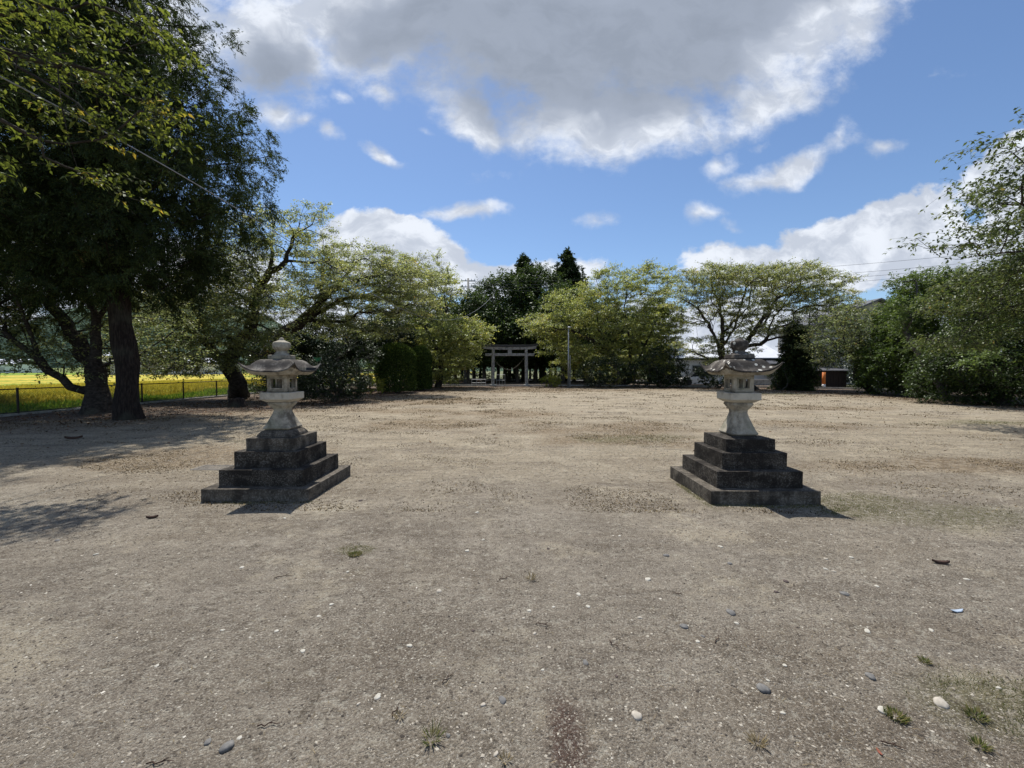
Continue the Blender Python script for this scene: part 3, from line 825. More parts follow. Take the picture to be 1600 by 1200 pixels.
# ------------------------------------------------------------------ poles and cables
def pole_thing(name, label, cat, x, y, h, r, mat, lamp=False, arms=False):
    P_ = empty(name, (x, y, 0)); tag(P_, label, cat)
    MB().cyl((0, 0, -.1), (0, 0, h), r, r * .75, 12).build('shaft', mat, P_, smooth=True)
    if lamp:
        MB().tube([(0, 0, h - .05), (0, -.12, h + .12), (0, -.35, h + .18)], .025, 6).build('bracket', MP_metal, P_)
        MB().lathe([(.02, 0.06), (.09, .04), (.13, -.03), (.12, -.06), (.02, -.1)], 12).build('lamp_head', MP_white, P_, smooth=True).location = (0, -.4, h + .14)
        MB().cyl((.16, .05, 0), (.16, .05, h * .55), r * .55, n=8).build('conduit', MP_metal, P_)
    if arms:
        for z in (h - .35, h - 1.1):
            MB().box(-.9, .9, -.06, .06, z, z + .1).build('crossarm', MP_metal, P_)
            for x_ in (-.8, -.3, .4, .8): MB().lathe([(.03, 0), (.06, .05), (.04, .1), (.055, .14), (.02, .2)], 8, x_, 0).build('insulator', MP_white, P_).location = (0, 0, z + .1)
        MB().cyl((.38, -.1, h - 2.6), (.38, -.1, h - 1.8), .2, n=12).build('transformer', MP_metal, P_)
pole_thing('lamp_post', 'thin pale lamp post with small lamp in front of the yellow green tree', 'lamp post', (888 - 803) / FPX * 37.6, 37.6, 5.2, .075, MP_metal, lamp=True)
YP = 52.0
pole_thing('utility_pole', 'dark utility pole rising above the trees left of the torii', 'utility pole', (732 - 803) / FPX * YP, YP, 1.55 + (578 - 436) / FPX * YP, .16, MP_pole, arms=True)

def cable(name, label, p0, p1, sag, r, mat, n=40, grp=None):
    p0 = np.array(p0, float); p1 = np.array(p1, float)
    pts = [p0 + (p1 - p0) * t - np.array([0, 0, 4 * sag * t * (1 - t)]) for t in np.linspace(0, 1, n)]
    tag(MB().tube(pts, r, 5).build(name, mat), label, 'cable', grp)
# pale cable sagging from upper left to the trees by the torii
pts = []
for (px, py, Y) in [(-260, -60, 4.0), (0, 118, 6.1), (150, 212, 7.4), (300, 300, 9.4), (410, 356, 12.0), (500, 410, 15.2), (560, 448, 18.0), (617, 477, 21.5), (660, 494, 25.5), (700, 500, 30), (735, 492, 35.5), (768, 460, 43)]:
    pts.append(at(px, py, Y))
pts = np.array(pts)
tt = np.linspace(0, len(pts) - 1, 70)
pf = [np.polyval(np.polyfit(pts[:, 1], pts[:, k], 4 if k == 2 else 2), np.interp(tt, range(len(pts)), pts[:, 1])) for k in (0, 2)]
yv = np.interp(tt, range(len(pts)), pts[:, 1])
tag(MB().tube(list(zip(pf[0], yv, pf[1])), .011, 5).build('cable', MP_cable), 'single pale cable sagging across the cedar and down past the left cherries', 'cable')
pA = at(732, 441, YP)
G_ = 'power lines crossing behind the right hand trees'
for i, (dy, x2, y2, z2) in enumerate([(0, 1640, 384, 44), (3, 1640, 397, 44), (6, 1640, 402, 44), (10, 1640, 406, 44)]):
    labels = ['topmost black power line between the pole and the right edge', 'second black power line from the top, right of the pole',
              'third black power line down, just under the second', 'lowest black power line, hanging below the other three']
    cable('power_line', labels[i], at(732, 440 + dy, YP), at(x2, y2, z2), .9 + .25 * i, .014, MP_wire, grp=G_)

# ------------------------------------------------------------------ buildings behind
def gable(mb, x0, x1, y0, y1, z0, z1, ov=.4, th=.12):
    ym = (y0 + y1) / 2
    for s in (-1, 1):
        ye = y0 - ov if s < 0 else y1 + ov
        a = (x0 - ov, ye, z0 - ov * (z1 - z0) / (ym - y0)); b = (x1 + ov, ye, a[2]); c = (x1 + ov, ym, z1); d = (x0 - ov, ym, z1)
        up = (0, 0, th)
        vs = [a, b, c, d] + [(p[0], p[1], p[2] + th) for p in (a, b, c, d)]
        mb.add(vs, [(0, 3, 2, 1), (4, 5, 6, 7), (0, 1, 5, 4), (1, 2, 6, 5), (2, 3, 7, 6), (3, 0, 4, 7)])
    return mb
YB = 46.0
B = empty('white_building', (23, YB, 0)); tag(B, 'long low white building with pale sheet metal roof behind the right lantern', 'building')
bx0, bx1 = (1055 - 803) / FPX * YB - 23, (1218 - 803) / FPX * YB - 23
MB().box(bx0, bx1, 0, 9, 0, 2.85).build('wall', MP_white, B)
gable(MB(), bx0, bx1, 0, 9, 2.95, 4.7, .5).build('roof', MP_roofw, B)
MB().box(bx0 - .5, bx1 + .5, -.62, -.5, 2.62, 2.8).build('fascia', MP_dark, B)
for (a, b_, z0, z1) in [(1120, 1140, .9, 2.1), (1172, 1201, 1.6, 2.6), (1080, 1100, .9, 2.1)]:
    wx0, wx1 = (a - 803) / FPX * YB - 23, (b_ - 803) / FPX * YB - 23
    w = MB().box(wx0, wx1, -.06, .02, z0, z1).build('window', MP_metal, B)
    MB().box(wx0 + .08, wx1 - .08, -.075, -.05, z0 + .08, z1 - .08).build('pane', MP_glass, w)
# low pale wall in front of it
MBw = MB().box(at(1172, 600, 42)[0], at(1216, 600, 42)[0], 42, 42.2, 0, .62)
tag(MBw.build('garden_wall', MS_conc, bevel=.02), 'low pale block wall in front of the white building, right of the right lantern', 'wall')
# parked van, mostly hidden, seen as a low white body
K = empty('parked_car', (at(1090, 600, 43)[0], 43, 0)); tag(K, 'low white car parked behind the trees left of the right lantern', 'car')
def car_ring(x, hw_, z0, z1): return [(x, -hw_, z0), (x, hw_, z0), (x, hw_ * .98, z1 * .6 + z0 * .4), (x, hw_ * .9, z1), (x, -hw_ * .9, z1), (x, -hw_ * .98, z1 * .6 + z0 * .4)]
MB().rings([car_ring(-1.85, .6, .35, .6), car_ring(-1.75, .75, .25, .78), car_ring(-.9, .78, .22, .88), car_ring(1.5, .78, .22, .9), car_ring(1.8, .72, .3, .8), car_ring(1.86, .6, .38, .6)]).build('body', MP_white, K, bevel=.03)
MB().rings([car_ring(-1.0, .68, .86, .9), car_ring(-.4, .66, .86, 1.38), car_ring(1.2, .66, .86, 1.40), car_ring(1.65, .64, .86, .92)]).build('cabin', MP_glass, K, bevel=.03)
for sx in (-1.2, 1.15):
    for sy in (-.72, .72):
        MB().cyl((sx, sy - .09, .3), (sx, sy + .09, .3), .3, n=16).build('wheel', MP_dark, K)
# two storey house
YH = 46.0
H_ = empty('house', (at(1370, 470, YH)[0] - 2.4, YH, -.5)); tag(H_, 'cream two storey house with grey tiled gable roof above the right hand trees', 'house')
MB().box(-3.2, 8, 0, 8, 0, 7.2).build('wall', MP_cream, H_)
# ridge runs away from the viewer: gable faces the court
rf = MB()
for s in (-1, 1):
    xm = 2.4; hw2 = 6.2
    vs = [(xm, -.6, 9.6), (xm, 8.6, 9.6), (xm + s * hw2, 8.6, 7.0), (xm + s * hw2, -.6, 7.0)]
    vs = vs + [(a, b_, c + .18) for a, b_, c in vs]
    fs = [(0, 3, 2, 1), (4, 5, 6, 7), (0, 1, 5, 4), (1, 2, 6, 5), (2, 3, 7, 6), (3, 0, 4, 7)]
    rf.add(vs, fs)
rf.build('roof', MP_tile, H_)
MB().add([(-3.2, 0, 7.2), (8, 0, 7.2), (2.4, 0, 9.55), (-3.2, .1, 7.2), (8, .1, 7.2), (2.4, .1, 9.55)], [(0, 1, 2), (3, 5, 4), (0, 3, 4, 1), (1, 4, 5, 2), (2, 5, 3, 0)]).build('gable', MP_cream, H_)
rf2 = gable(MB(), -9.5, -3.3, -1, 4, 2.8, 4.0, .4); rf2.build('porch_roof', MP_tile, H_)
MB().box(-9.3, -3.3, -.8, 3.8, 0, 2.75).build('porch_wall', MP_cream, H_)
for x_ in (-2, 1.2, 4.5):
    w = MB().box(x_, x_ + 1.6, -.05, .02, 4.2, 5.5).build('window', MP_metal, H_)
    MB().box(x_ + .08, x_ + 1.52, -.065, -.04, 4.28, 5.42).build('pane', MP_glass, w)
# orange post and the dark shed beside it
xo = at(1287, 600, 37)[0]
O_ = empty('orange_post', (xo, 37, 0)); tag(O_, 'short bright orange post with white foot beside the dark shed', 'post')
MB().cyl((0, 0, .3), (0, 0, 1.35), .13, n=14).build('shaft', MP_orange, O_, smooth=True)
MB().cyl((0, 0, -.05), (0, 0, .298), .14, n=14).build('foot', MP_white, O_, smooth=True)
S_ = empty('shed', (xo + 1.6, 38, 0)); tag(S_, 'small dark brown boarded shed right of the orange post', 'shed')
sb_ = MB()
for k in range(10): sb_.box(-1.2 + .24 * k, -1.2 + .24 * k + .225, 0, .03 + .01 * (k % 2), 0, 1.45)
sb_.box(-1.2, 1.2, .045, 1.6, 0, 1.45)
sb_.build('wall', MP_brown, S_)
MB().add([(-1.4, -.25, 1.46), (1.4, -.25, 1.46), (1.4, 1.8, 1.75), (-1.4, 1.8, 1.75), (-1.4, -.25, 1.52), (1.4, -.25, 1.52), (1.4, 1.8, 1.81), (-1.4, 1.8, 1.81)],
         [(0, 3, 2, 1), (4, 5, 6, 7), (0, 1, 5, 4), (1, 2, 6, 5), (2, 3, 7, 6), (3, 0, 4, 7)]).build('roof', MP_tile, S_)
# far sheds over the field
def far_shed(label, pxa, pxb, Y, h, d=10, mat=MP_roofw):
    xa, xb = at(pxa, 570, Y)[0], at(pxb, 570, Y)[0]; c_ = (xa + xb) / 2
    S = empty('farm_shed', (c_, Y, 0)); tag(S, label, 'shed', 'farm sheds beyond the rice field')
    MB().box(xa - c_, xb - c_, 0, d, 0, h).build('wall', MP_white, S)
    gable(MB(), xa - c_, xb - c_, 0, d, h + .1, h + 1.8, .4).build('roof', mat, S)
    n_ = max(2, int((xb - xa) / 7))
    for k in range(n_):
        x_ = xa - c_ + (k + .5) * (xb - xa) / n_
        MB().box(x_ - 1.2, x_ + 1.2, -.06, .02, .2, h * .7).build('door', MP_metal, S)
far_shed('long pale farm shed beyond the field, seen right of the cedar trunk', 235, 335, 100, 3.2)
far_shed('pale farm shed beyond the field, seen between the two dark trunks', 160, 176, 92, 4.6)
far_shed('pale farm building beyond the field at the left edge', -60, 22, 150, 3.6)
# guard rail and green net beyond the bushes on the left
GR = empty('guard_rail', (at(545, 575, 36)[0], 36, 0)); tag(GR, 'white guard rail seen through gaps behind the dark shrub', 'guard rail')
for z in (.95, 1.45): MB().box(-5, 5, -.03, .03, z, z + .13).build('rail', MP_white, GR)
for k in range(6): MB().cyl((-4.8 + k * 1.92, .06, 0), (-4.8 + k * 1.92, .06, 1.6), .05, n=8).build('post', MP_metal, GR)
gx_ = at(496, 575, 30)[0]
NT_ = empty('net_frame', (gx_, 30, 0)); tag(NT_, 'narrow bright green net on poles just right of the left lantern roof', 'net')
for s in (-.3, .3): MB().cyl((s, 0, 0), (s, 0, 2.5), .03, n=6).build('pole', MP_metal, NT_)
nb = MB()
for k in range(30): nb.box(-.3, .3, -.006, .006, .5 + k * .066, .5 + k * .066 + .045)
for k in range(8): nb.box(-.3 + k * .084, -.3 + k * .084 + .02, -.012, -.0065, .5, 2.46)
nb.build('netting', MP_net, NT_)

# ------------------------------------------------------------------ drain grate
dg = gnd(337, 731)
D_ = empty('drain_grate', (dg[0] - .02, dg[1], float(ground_h(dg[0], dg[1])) - .006)); D_.scale = (.74, .8, 1); tag(D_, 'rectangular metal drain grate set in the dirt beside the left lantern', 'grate')
fr = MB().box(-.36, .36, -.2, -.17, -.04, .012).box(-.36, .36, .17, .2, -.04, .012).box(-.36, -.33, -.17, .17, -.04, .012).box(.33, .36, -.17, .17, -.04, .012)
fr.build('frame', plain('rusty_iron', (.30, .27, .23), .9, .0), D_)
bb = MB()
for k in range(22): bb.box(-.325 + k * .03, -.325 + k * .03 + .012, -.17, .17, -.03, .008)
bb.build('bars', bpy.data.materials['rusty_iron'], D_)
MB().box(-.33, .33, -.17, .17, -.06, -.035).build('pit', MP_dark, D_)

# ------------------------------------------------------------------ trees
UP = np.array([0, 0, 1.0])
class Skel:
    def __init__(s, seed):
        s.p = []; s.par = []; s.d = []; s.pl = []; s.ok = []
        s.r = np.random.default_rng(seed)
    def add(s, p, par, ok=True):
        p = np.asarray(p, float)
        d = UP if par < 0 else (p - s.p[par]) / max(np.linalg.norm(p - s.p[par]), 1e-6)
        s.p.append(p); s.par.append(par); s.d.append(d)
        s.pl.append(0 if par < 0 else s.pl[par] + np.linalg.norm(p - s.p[par])); s.ok.append(ok)
        return len(s.p) - 1
    def limb(s, pts, par=-1, step=.4, ok=True, wob=.03, skip=0):
        """polyline through pts; first point joins par when par >= 0"""
        cur = par
        if par < 0: cur = s.add(pts[0], -1, False); 
        prev = s.p[cur]
        ids = [cur]
        for q in (pts[1:] if par < 0 else pts):
            q = np.asarray(q, float); L = np.linalg.norm(q - prev); k = max(1, int(L / step))
            for j in range(1, k + 1):
                pt = prev + (q - prev) * j / k + (s.r.normal(0, wob, 3) if j < k else 0)
                cur = s.add(pt, cur, ok if not callable(ok) else ok(pt)); ids.append(cur)
            prev = q
        return ids
    def reach(s, T, order=None, kang=.8, kpl=.18, step=.45, wob=.05, curve=.4, maxd=None):
        """grow a branch from the best node to each target, nearest targets first"""
        ends = []
        c0 = s.p[max(i for i in range(len(s.p)) if s.ok[i] or i == 0)] if order is None else order
        T = T[np.argsort(np.linalg.norm(T - c0, axis=1))]
        for t in T:
            P = np.array(s.p); D = np.array(s.d); ok = np.array(s.ok); pl = np.array(s.pl)
            v = t - P; L = np.linalg.norm(v, axis=1); cs = (v * D).sum(1) / np.maximum(L, 1e-6)
            cost = L * (1 + kang * (1 - cs)) + kpl * pl
            cost[~ok] = 1e9
            i = int(np.argmin(cost)); L = L[i]
            if L < .12: ends.append(i); continue
            p0 = s.p[i]; c = p0 + s.d[i] * L * curve * .6 + (t - p0) * .15
            k = max(2, int(L / step)); cur = i
            for j in range(1, k + 1):
                q = j / k
                pt = (1 - q) ** 2 * p0 + 2 * q * (1 - q) * c + q * q * t
                if j < k: pt = pt + s.r.normal(0, wob, 3)
                cur = s.add(pt, cur)
            ends.append(cur)
        return ends
    def mesh(s, R0, tip=.008, p=1.9, sides=7, flare=.35):
        n = len(s.p); P = np.array(s.p); par = np.array(s.par)
        acc = np.zeros(n); kids = np.zeros(n, int)
        for i in range(n - 1, -1, -1):
            if kids[i] == 0: acc[i] = tip ** p
            if par[i] >= 0: acc[par[i]] += acc[i] ; kids[par[i]] += 1
        rad = acc ** (1 / p)
        rr = rad[0]
        rad = tip + (rad - tip) * (R0 - tip) / max(rr - tip, 1e-6)
        # taper along long unbranched trunks
        for i in range(1, n):
            rad[i] = min(rad[i], rad[par[i]] * .995)
        main = -np.ones(n, int)
        for i in range(1, n):
            q = par[i]
            if main[q] < 0 or rad[i] > rad[main[q]]: main[q] = i
        # frames
        D = np.zeros((n, 3))
        for i in range(n):
            d0 = s.d[i]; d1 = s.d[main[i]] if main[i] >= 0 else d0
            v = d0 + d1; D[i] = v / max(np.linalg.norm(v), 1e-6)
        A = np.zeros((n, 3))
        for i in range(n):
            a = A[par[i]] if par[i] >= 0 else np.array([1, 0.1, 0])
            a = a - D[i] * (a @ D[i]); l = np.linalg.norm(a)
            if l < 1e-3: a = np.cross(D[i], [.3, .8, .5]); l = np.linalg.norm(a)
            A[i] = a / l
        Bv = np.cross(D, A)
        fl = 1 + flare * np.exp(-np.maximum(P[:, 2] - P[0, 2], 0) / .35) if flare else np.ones(n)
        rd = rad * fl
        an = 2 * np.pi * np.arange(sides) / sides
        lump = 1 + .10 * np.sin(an[None, :] * 2 + P[:, 2:3] * 3) + .07 * np.sin(an[None, :] * 3 + P[:, :1] * 5)
        ring = P[:, None] + (A[:, None] * np.cos(an)[None, :, None] + Bv[:, None] * np.sin(an)[None, :, None]) * (rd[:, None] * lump)[:, :, None]
        V = [ring.reshape(-1, 3)]; F = []; extra = n * sides
        k = np.arange(sides); k1 = (k + 1) % sides
        for i in range(1, n):
            q = par[i]
            if main[q] == i: b0 = q * sides
            else:
                pr = P[q] + (A[i][None] * np.cos(an)[:, None] + Bv[i][None] * np.sin(an)[:, None]) * rad[i] * 1.15
                V.append(pr); b0 = extra; extra += sides
            F.append(np.stack([b0 + k, b0 + k1, i * sides + k1, i * sides + k], 1))
        s.rad = rad
        return np.concatenate(V), np.concatenate(F)

def env_pts(envs, s, r, shell=.0, rel=None):
    """evenly spread points in a union of ellipsoids (c, (a,b,c), density)"""
    out_ = []
    for c, ax, *w in envs:
        c = np.array(c, float); ax = np.array(ax, float); w = w[0] if w else 1.0
        n = max(5, int(w * 3.6 * np.prod(ax) / s ** 3))
        g = nrm(r.normal(size=(n * 6, 3))); q = r.random((n * 6, 1)) ** (1 / 3.)
        if shell: q = shell + (1 - shell) * q
        pts = c + g * q * ax
        kept = []
        for p_ in pts:
            if len(kept) >= n: break
            arr = kept + out_[-250:]
            if arr:
                dd = np.min(np.linalg.norm(np.array(arr) - p_, axis=1))
                if dd < s * .6: continue
            kept.append(p_)
        out_ += kept
    return np.array(out_)

def foliage(T, centre, r, rc, ntw, nleaf, ll, lw, flat=.35, droop=.25, outw=.6, jit=.6, fold=.12, twr=.004, lift=.1, along=.45):
    """leafy twigs round every target; returns twig segments and leaf kites"""
    n = len(T)
    o = T - np.array(centre); o[:, 2] *= .3; o = nrm(o)
    o = np.repeat(o, ntw, 0); S = np.repeat(T, ntw, 0)
    d = o * outw + r.normal(size=o.shape) * np.array([1, 1, flat]) ; d[:, 2] += lift
    d = nrm(d)
    L = rc * r.uniform(.45, 1.25, (len(S), 1))
    S = S + r.normal(size=S.shape) * rc * .18 * np.array([1, 1, flat + .2])
    E = S + d * L; E[:, 2] -= droop * L[:, 0] * r.random(len(S))
    M = (S + E) * .5; M[:, 2] += L[:, 0] * .08
    twigs = (np.concatenate([S, M]), np.concatenate([M, E]), np.concatenate([np.full(len(S), twr), np.full(len(S), twr * .8)]), np.concatenate([np.full(len(S), twr * .8), np.full(len(S), twr * .4)]))
    q = r.uniform(.12, 1.05, (len(S), nleaf, 1))
    P = (S[:, None] * (1 - q) ** 2 + 2 * M[:, None] * q * (1 - q) + E[:, None] * q * q).reshape(-1, 3)
    dd = np.repeat(d, nleaf, 0)
    P = P + r.normal(size=P.shape) * rc * .07
    A = nrm(dd * along + r.normal(size=P.shape) * jit * np.array([1, 1, .55]) + np.array([0, 0, -droop]))
    Nn = nrm(np.array([0, 0, 1.0]) + r.normal(size=P.shape) * .55)
    B = nrm(np.cross(Nn, A))
    l = ll * r.uniform(.65, 1.25, len(P)); w = lw * r.uniform(.7, 1.2, len(P))
    V, F = kites(P, A, B, l, w, fold)
    # one random number per leaf, shared partly by a twig so branches differ in tone
    rn = np.clip(r.random(len(P)) ** 1.3 * .48 + np.repeat(r.random(len(S)), nleaf) * .22 + np.repeat(r.random(n), ntw * nleaf) * .34, 0, 1)
    return twigs, V, F, rn

NLEAF = 0
def make_tree(name, label, cat, base, sk, T, R0, bark, leafm, rc, ntw, nleaf, ll, lw, centre=None, group=None, sides=8, tip=.008, extra=None, flare=.35, **kw):
    global NLEAF
    r = sk.r
    root = empty(name, tuple(base)); tag(root, label, cat, group)
    b = np.array(base, float)
    V, F = sk.mesh(R0, tip=tip, sides=sides, flare=flare)
    centre = centre if centre is not None else b + np.array([0, 0, 3.0])
    tw, LV, LF, rn = foliage(T, centre, r, rc, ntw, nleaf, ll, lw, **kw)
    tv, tf = prisms(*tw)
    link('trunk', fast_mesh('trunk', np.concatenate([V, tv]) - b, np.concatenate([F, tf + len(V)]), smooth=True), bark, root)
    if extra is not None:
        V2, F2, rn2 = extra
        LF = np.concatenate([LF, F2 + len(LV)]); LV = np.concatenate([LV, V2]); rn = np.concatenate([rn, rn2])
    link('crown', fast_mesh('crown', LV - b, LF, rnd=rn), leafm, root)
    NLEAF += len(LF)
    return root

def E(px, py, Y, rx, rz, ry, w=1.0):
    """ellipsoid centred at photo pixel px,py at depth Y; rx,rz in photo pixels, ry in metres"""
    return (at(px, py, Y), (M_(rx, Y), ry, M_(rz, Y)), w)

# ---- cedars on the left
def cedar(label, base, H, R0, prof, seed, z0, dens=1.0, bl=.095, bw=.026, group=None, name='cedar_tree', lean=(0, 0), nper=1.0, mat='cedar', side=None, nlf=27):
    """prof: list of (z, crown radius)"""
    sk = Skel(seed); r = sk.r; b = np.array(base, float)
    top = b + np.array([lean[0], lean[1], H])
    sk.limb([b + np.array([0, 0, -.15]), b + (top - b) * .5, top], step=.6, wob=.03)
    for i in range(len(sk.p)): sk.ok[i] = sk.p[i][2] > z0 - .5
    zs, rs = zip(*prof)
    T = []; 
    trunk_n = len(sk.p)
    z = z0
    k = 0
    while z < H - .4:
        rad = np.interp(z, zs, rs)
        nb = max(4, int((5 + rad * 2.0) * dens))
        ph0 = r.random() * 6.28
        for j in range(nb):
            ph = ph0 + 6.283 * j / nb + r.normal(0, .2)
            rr = rad * (r.uniform(.62, 1.0) + .14 * math.sin(3 * ph + 2.1 * z))
            ax = b + (top - b) * z / H
            st = ax.copy()
            # branch dips then rises
            pts = []
            for q in (.33, .66, 1.0):
                pts.append(st + np.array([math.cos(ph) * rr * q, math.sin(ph) * rr * q, -rr * .16 * math.sin(q * 2.6) + rr * .05 * q ** 3 + r.normal(0, .05)]))
            i0 = int(np.argmin([np.linalg.norm(sk.p[i] - st) for i in range(trunk_n)]))
            ids = sk.limb(pts, par=i0, step=.7, wob=.03)
            for q in list(np.arange(.28, .97, .8 / max(rr, .9))) + [.9, 1.0]:
                a = ids[0] if q <= 0 else ids[min(len(ids) - 1, int(q * (len(ids) - 1)))]
                nn_ = 1 + int(rr * q > 1.4) + int(rr * q > 3)
                for _ in range(nn_):
                    side_ = r.normal(0, .28 * (.4 + q)) * min(rr, 3)
                    p_ = sk.p[a] + np.array([-math.sin(ph) * side_, math.cos(ph) * side_, r.normal(0, .14) - abs(side_) * .1])
                    T.append(p_)
        z += r.uniform(.42, .62) / max(.55, dens)
        k += 1
    T.append(top)
    T = np.array(T)
    if side is not None:
        T = T[side(T)]
    return make_tree(name, label, 'cedar tree', base, sk, T, R0, MB_cedar, ML[mat], .46, max(3, int(9 * nper)), nlf, bl, bw, centre=b + np.array([0, 0, H * .5]), group=group, sides=10, tip=.012,
                     flat=.85, droop=.4, outw=.55, jit=.34, lift=.0, flare=.3, along=.8)

cb = gnd(205, 655)
cedar('huge dark cedar with straight trunk at the left, behind the left lantern side', (cb[0], cb[1], 0), 18.5, .30,
      [(3, 1.8), (4.8, 3.3), (6.5, 4.1), (8.5, 4.25), (10.5, 3.9), (12.5, 3.2), (15, 2.1), (18.5, .3)], 101, 4.4, dens=1.0, lean=(-1.5, .4))
cedar('second dark cedar standing further left and behind, its trunk out of the picture', (-20.0, 15.5, 0), 17.5, .40,
      [(3, 2.5), (6, 4.6), (9, 4.8), (12, 4.0), (15, 2.4), (17.5, .3)], 102, 3.6, dens=.7, nper=.8)

# ---- cherries
def cherry(label, base, limbs, envs, R0, seed, s=.85, leaf='cherry', rc=.62, ntw=6, nleaf=9, ll=.10, lw=.06, name='cherry_tree', group=None, shell=0.0, twr=.005, okz=1.2, bark=None, **kw):
    sk = Skel(seed); b = np.array(base, float)
    first = True; allid = []
    for L in limbs:
        if first:
            ids = sk.limb([b + np.array([0, 0, -.15])] + [np.array(p) for p in L], step=.35, wob=.03); first = False
        else:
            q0 = np.array(L[0]); i0 = int(np.argmin([np.linalg.norm(p - q0) for p in sk.p]))
            ids = sk.limb([np.array(p) for p in L[1:]], par=i0, step=.4, wob=.05)
        allid += ids
    for i in range(len(sk.p)): sk.ok[i] = sk.p[i][2] > okz
    T = env_pts(envs, s, sk.r, shell)
    sk.reach(T)
    kw.setdefault('flat', .3); kw.setdefault('droop', .3)
    return make_tree(name, label, kw.pop('cat', 'cherry tree'), base, sk, T, R0, bark or MB_cherry, ML[leaf], rc, ntw, nleaf, ll, lw, group=group, twr=twr, centre=np.array(b) + np.array([0, 0, 2.5]), **kw)

GC = 'cherry trees round the dirt court'
# dark forked cherry beside the cedar
Y = 15.2
def A_(px, py, Yd): return at(px, py, Yd)
b0 = gnd(152, 646)
cherry('dark forked cherry tree between the fence and the huge cedar', (b0[0], b0[1], 0),
       [[A_(150, 600, Y), A_(148, 560, Y), A_(150, 500, Y), A_(120, 420, Y), A_(90, 330, Y)],
        [A_(145, 628, Y), A_(110, 605, Y - .3), A_(60, 560, Y - .6), A_(-20, 505, Y - 1)],
        [A_(150, 500, Y), A_(200, 430, Y + 1), A_(260, 370, Y + 2)],
        [A_(60, 560, Y - .6), A_(40, 500, Y - .6), A_(5, 430, Y - 1)],
        [A_(148, 575, Y), A_(100, 500, Y + 1), A_(40, 440, Y + 1.5)]],
       [E(40, 520, Y, 110, 38, 2.2, 1.0), E(80, 565, Y - .5, 110, 20, 1.4, 1.5), E(70, 430, Y, 120, 60, 2.5, .8), E(200, 500, Y + 1.5, 90, 70, 2, .8), E(90, 340, Y, 110, 60, 2.5, .6),
        E(-60, 480, Y, 80, 90, 2.5, .7), E(255, 560, Y + 1, 70, 25, 1.5, .7), E(160, 575, Y + .8, 40, 18, .8, 1.2)],
       36e-2, 201, s=.66, leaf='cherry_dull', rc=.6, ntw=6, nleaf=9, group=GC)
# leaning cherry behind the left lantern
Y = 22.0
b0 = gnd(372, 621)
cherry('old leaning cherry tree behind the left lantern, low boughs to the left', (b0[0], b0[1], 0),
       [[A_(372, 598, Y), A_(352, 570, Y), A_(330, 545, Y)],
        [A_(352, 570, Y), A_(390, 520, Y + .5), A_(402, 455, Y + .5), A_(420, 425, Y), A_(447, 408, Y), A_(523, 409, Y - .5)],
        [A_(330, 545, Y), A_(280, 505, Y - 1), A_(240, 470, Y - 1.5)],
        [A_(330, 545, Y), A_(300, 470, Y + 1), A_(330, 400, Y + 1)],
        [A_(447, 408, Y), A_(455, 385, Y), A_(468, 350, Y)]],
       [E(275, 530, Y - 1, 90, 45, 2.5, 1.3), E(330, 470, Y, 90, 50, 2.5, 1.3), E(380, 490, Y - 1.5, 70, 50, 1.5, 1.0), E(340, 545, Y - 2, 70, 34, 1.2, 1.2), E(430, 370, Y, 85, 38, 2.5, .7), E(480, 345, Y, 45, 26, 1.5, .7), E(500, 420, Y - .5, 55, 34, 2, .7),
        E(290, 572, Y - 1.5, 100, 20, 1.5, 1.4), E(400, 440, Y, 60, 50, 2, .9), E(410, 545, Y - 1, 60, 30, 1.5, 1.2), E(365, 395, Y + .5, 70, 30, 2, .7), E(430, 575, Y, 40, 14, 1, .9)],
       .42, 202, s=.72, rc=.66, flat=.22, ntw=9, nleaf=11, ll=.11, lw=.065, group=GC)
# cherry with the long rising limb
Y = 27.0
b0 = gnd(440, 617)
cherry('cherry tree with long curved limbs arching right above the dark shrub', (b0[0] + .5, 27.0, 0),
       [[A_(425, 590, Y), A_(410, 560, Y)],
        [A_(410, 560, Y), A_(440, 525, Y), A_(467, 507, Y), A_(500, 473, Y), A_(520, 450, Y), A_(545, 425, Y)],
        [A_(520, 450, Y), A_(560, 438, Y - 1), A_(600, 430, Y - 1.5)],
        [A_(467, 507, Y), A_(530, 470, Y + 1), A_(600, 455, Y + 1), A_(650, 470, Y + 1)],
        [A_(500, 473, Y), A_(505, 440, Y + 1), A_(500, 400, Y + 1)]],
       [E(560, 418, Y, 75, 32, 3, 1.3), E(630, 428, Y, 58, 26, 2.5, 1.4), E(520, 455, Y, 70, 40, 3, 1.0), E(600, 465, Y, 75, 30, 3, 1.1), E(470, 470, Y, 50, 40, 2.5, .9), E(540, 510, Y + 1, 70, 24, 2.5, .8),
        E(500, 395, Y, 45, 24, 2, .7), E(640, 480, Y - 1, 60, 20, 2, .8), E(600, 520, Y, 45, 16, 2, .8)],
       .36, 203, s=.84, rc=.7, flat=.2, ntw=11, nleaf=12, ll=.11, lw=.062, leaf='cherry', group=GC, twr=.008)
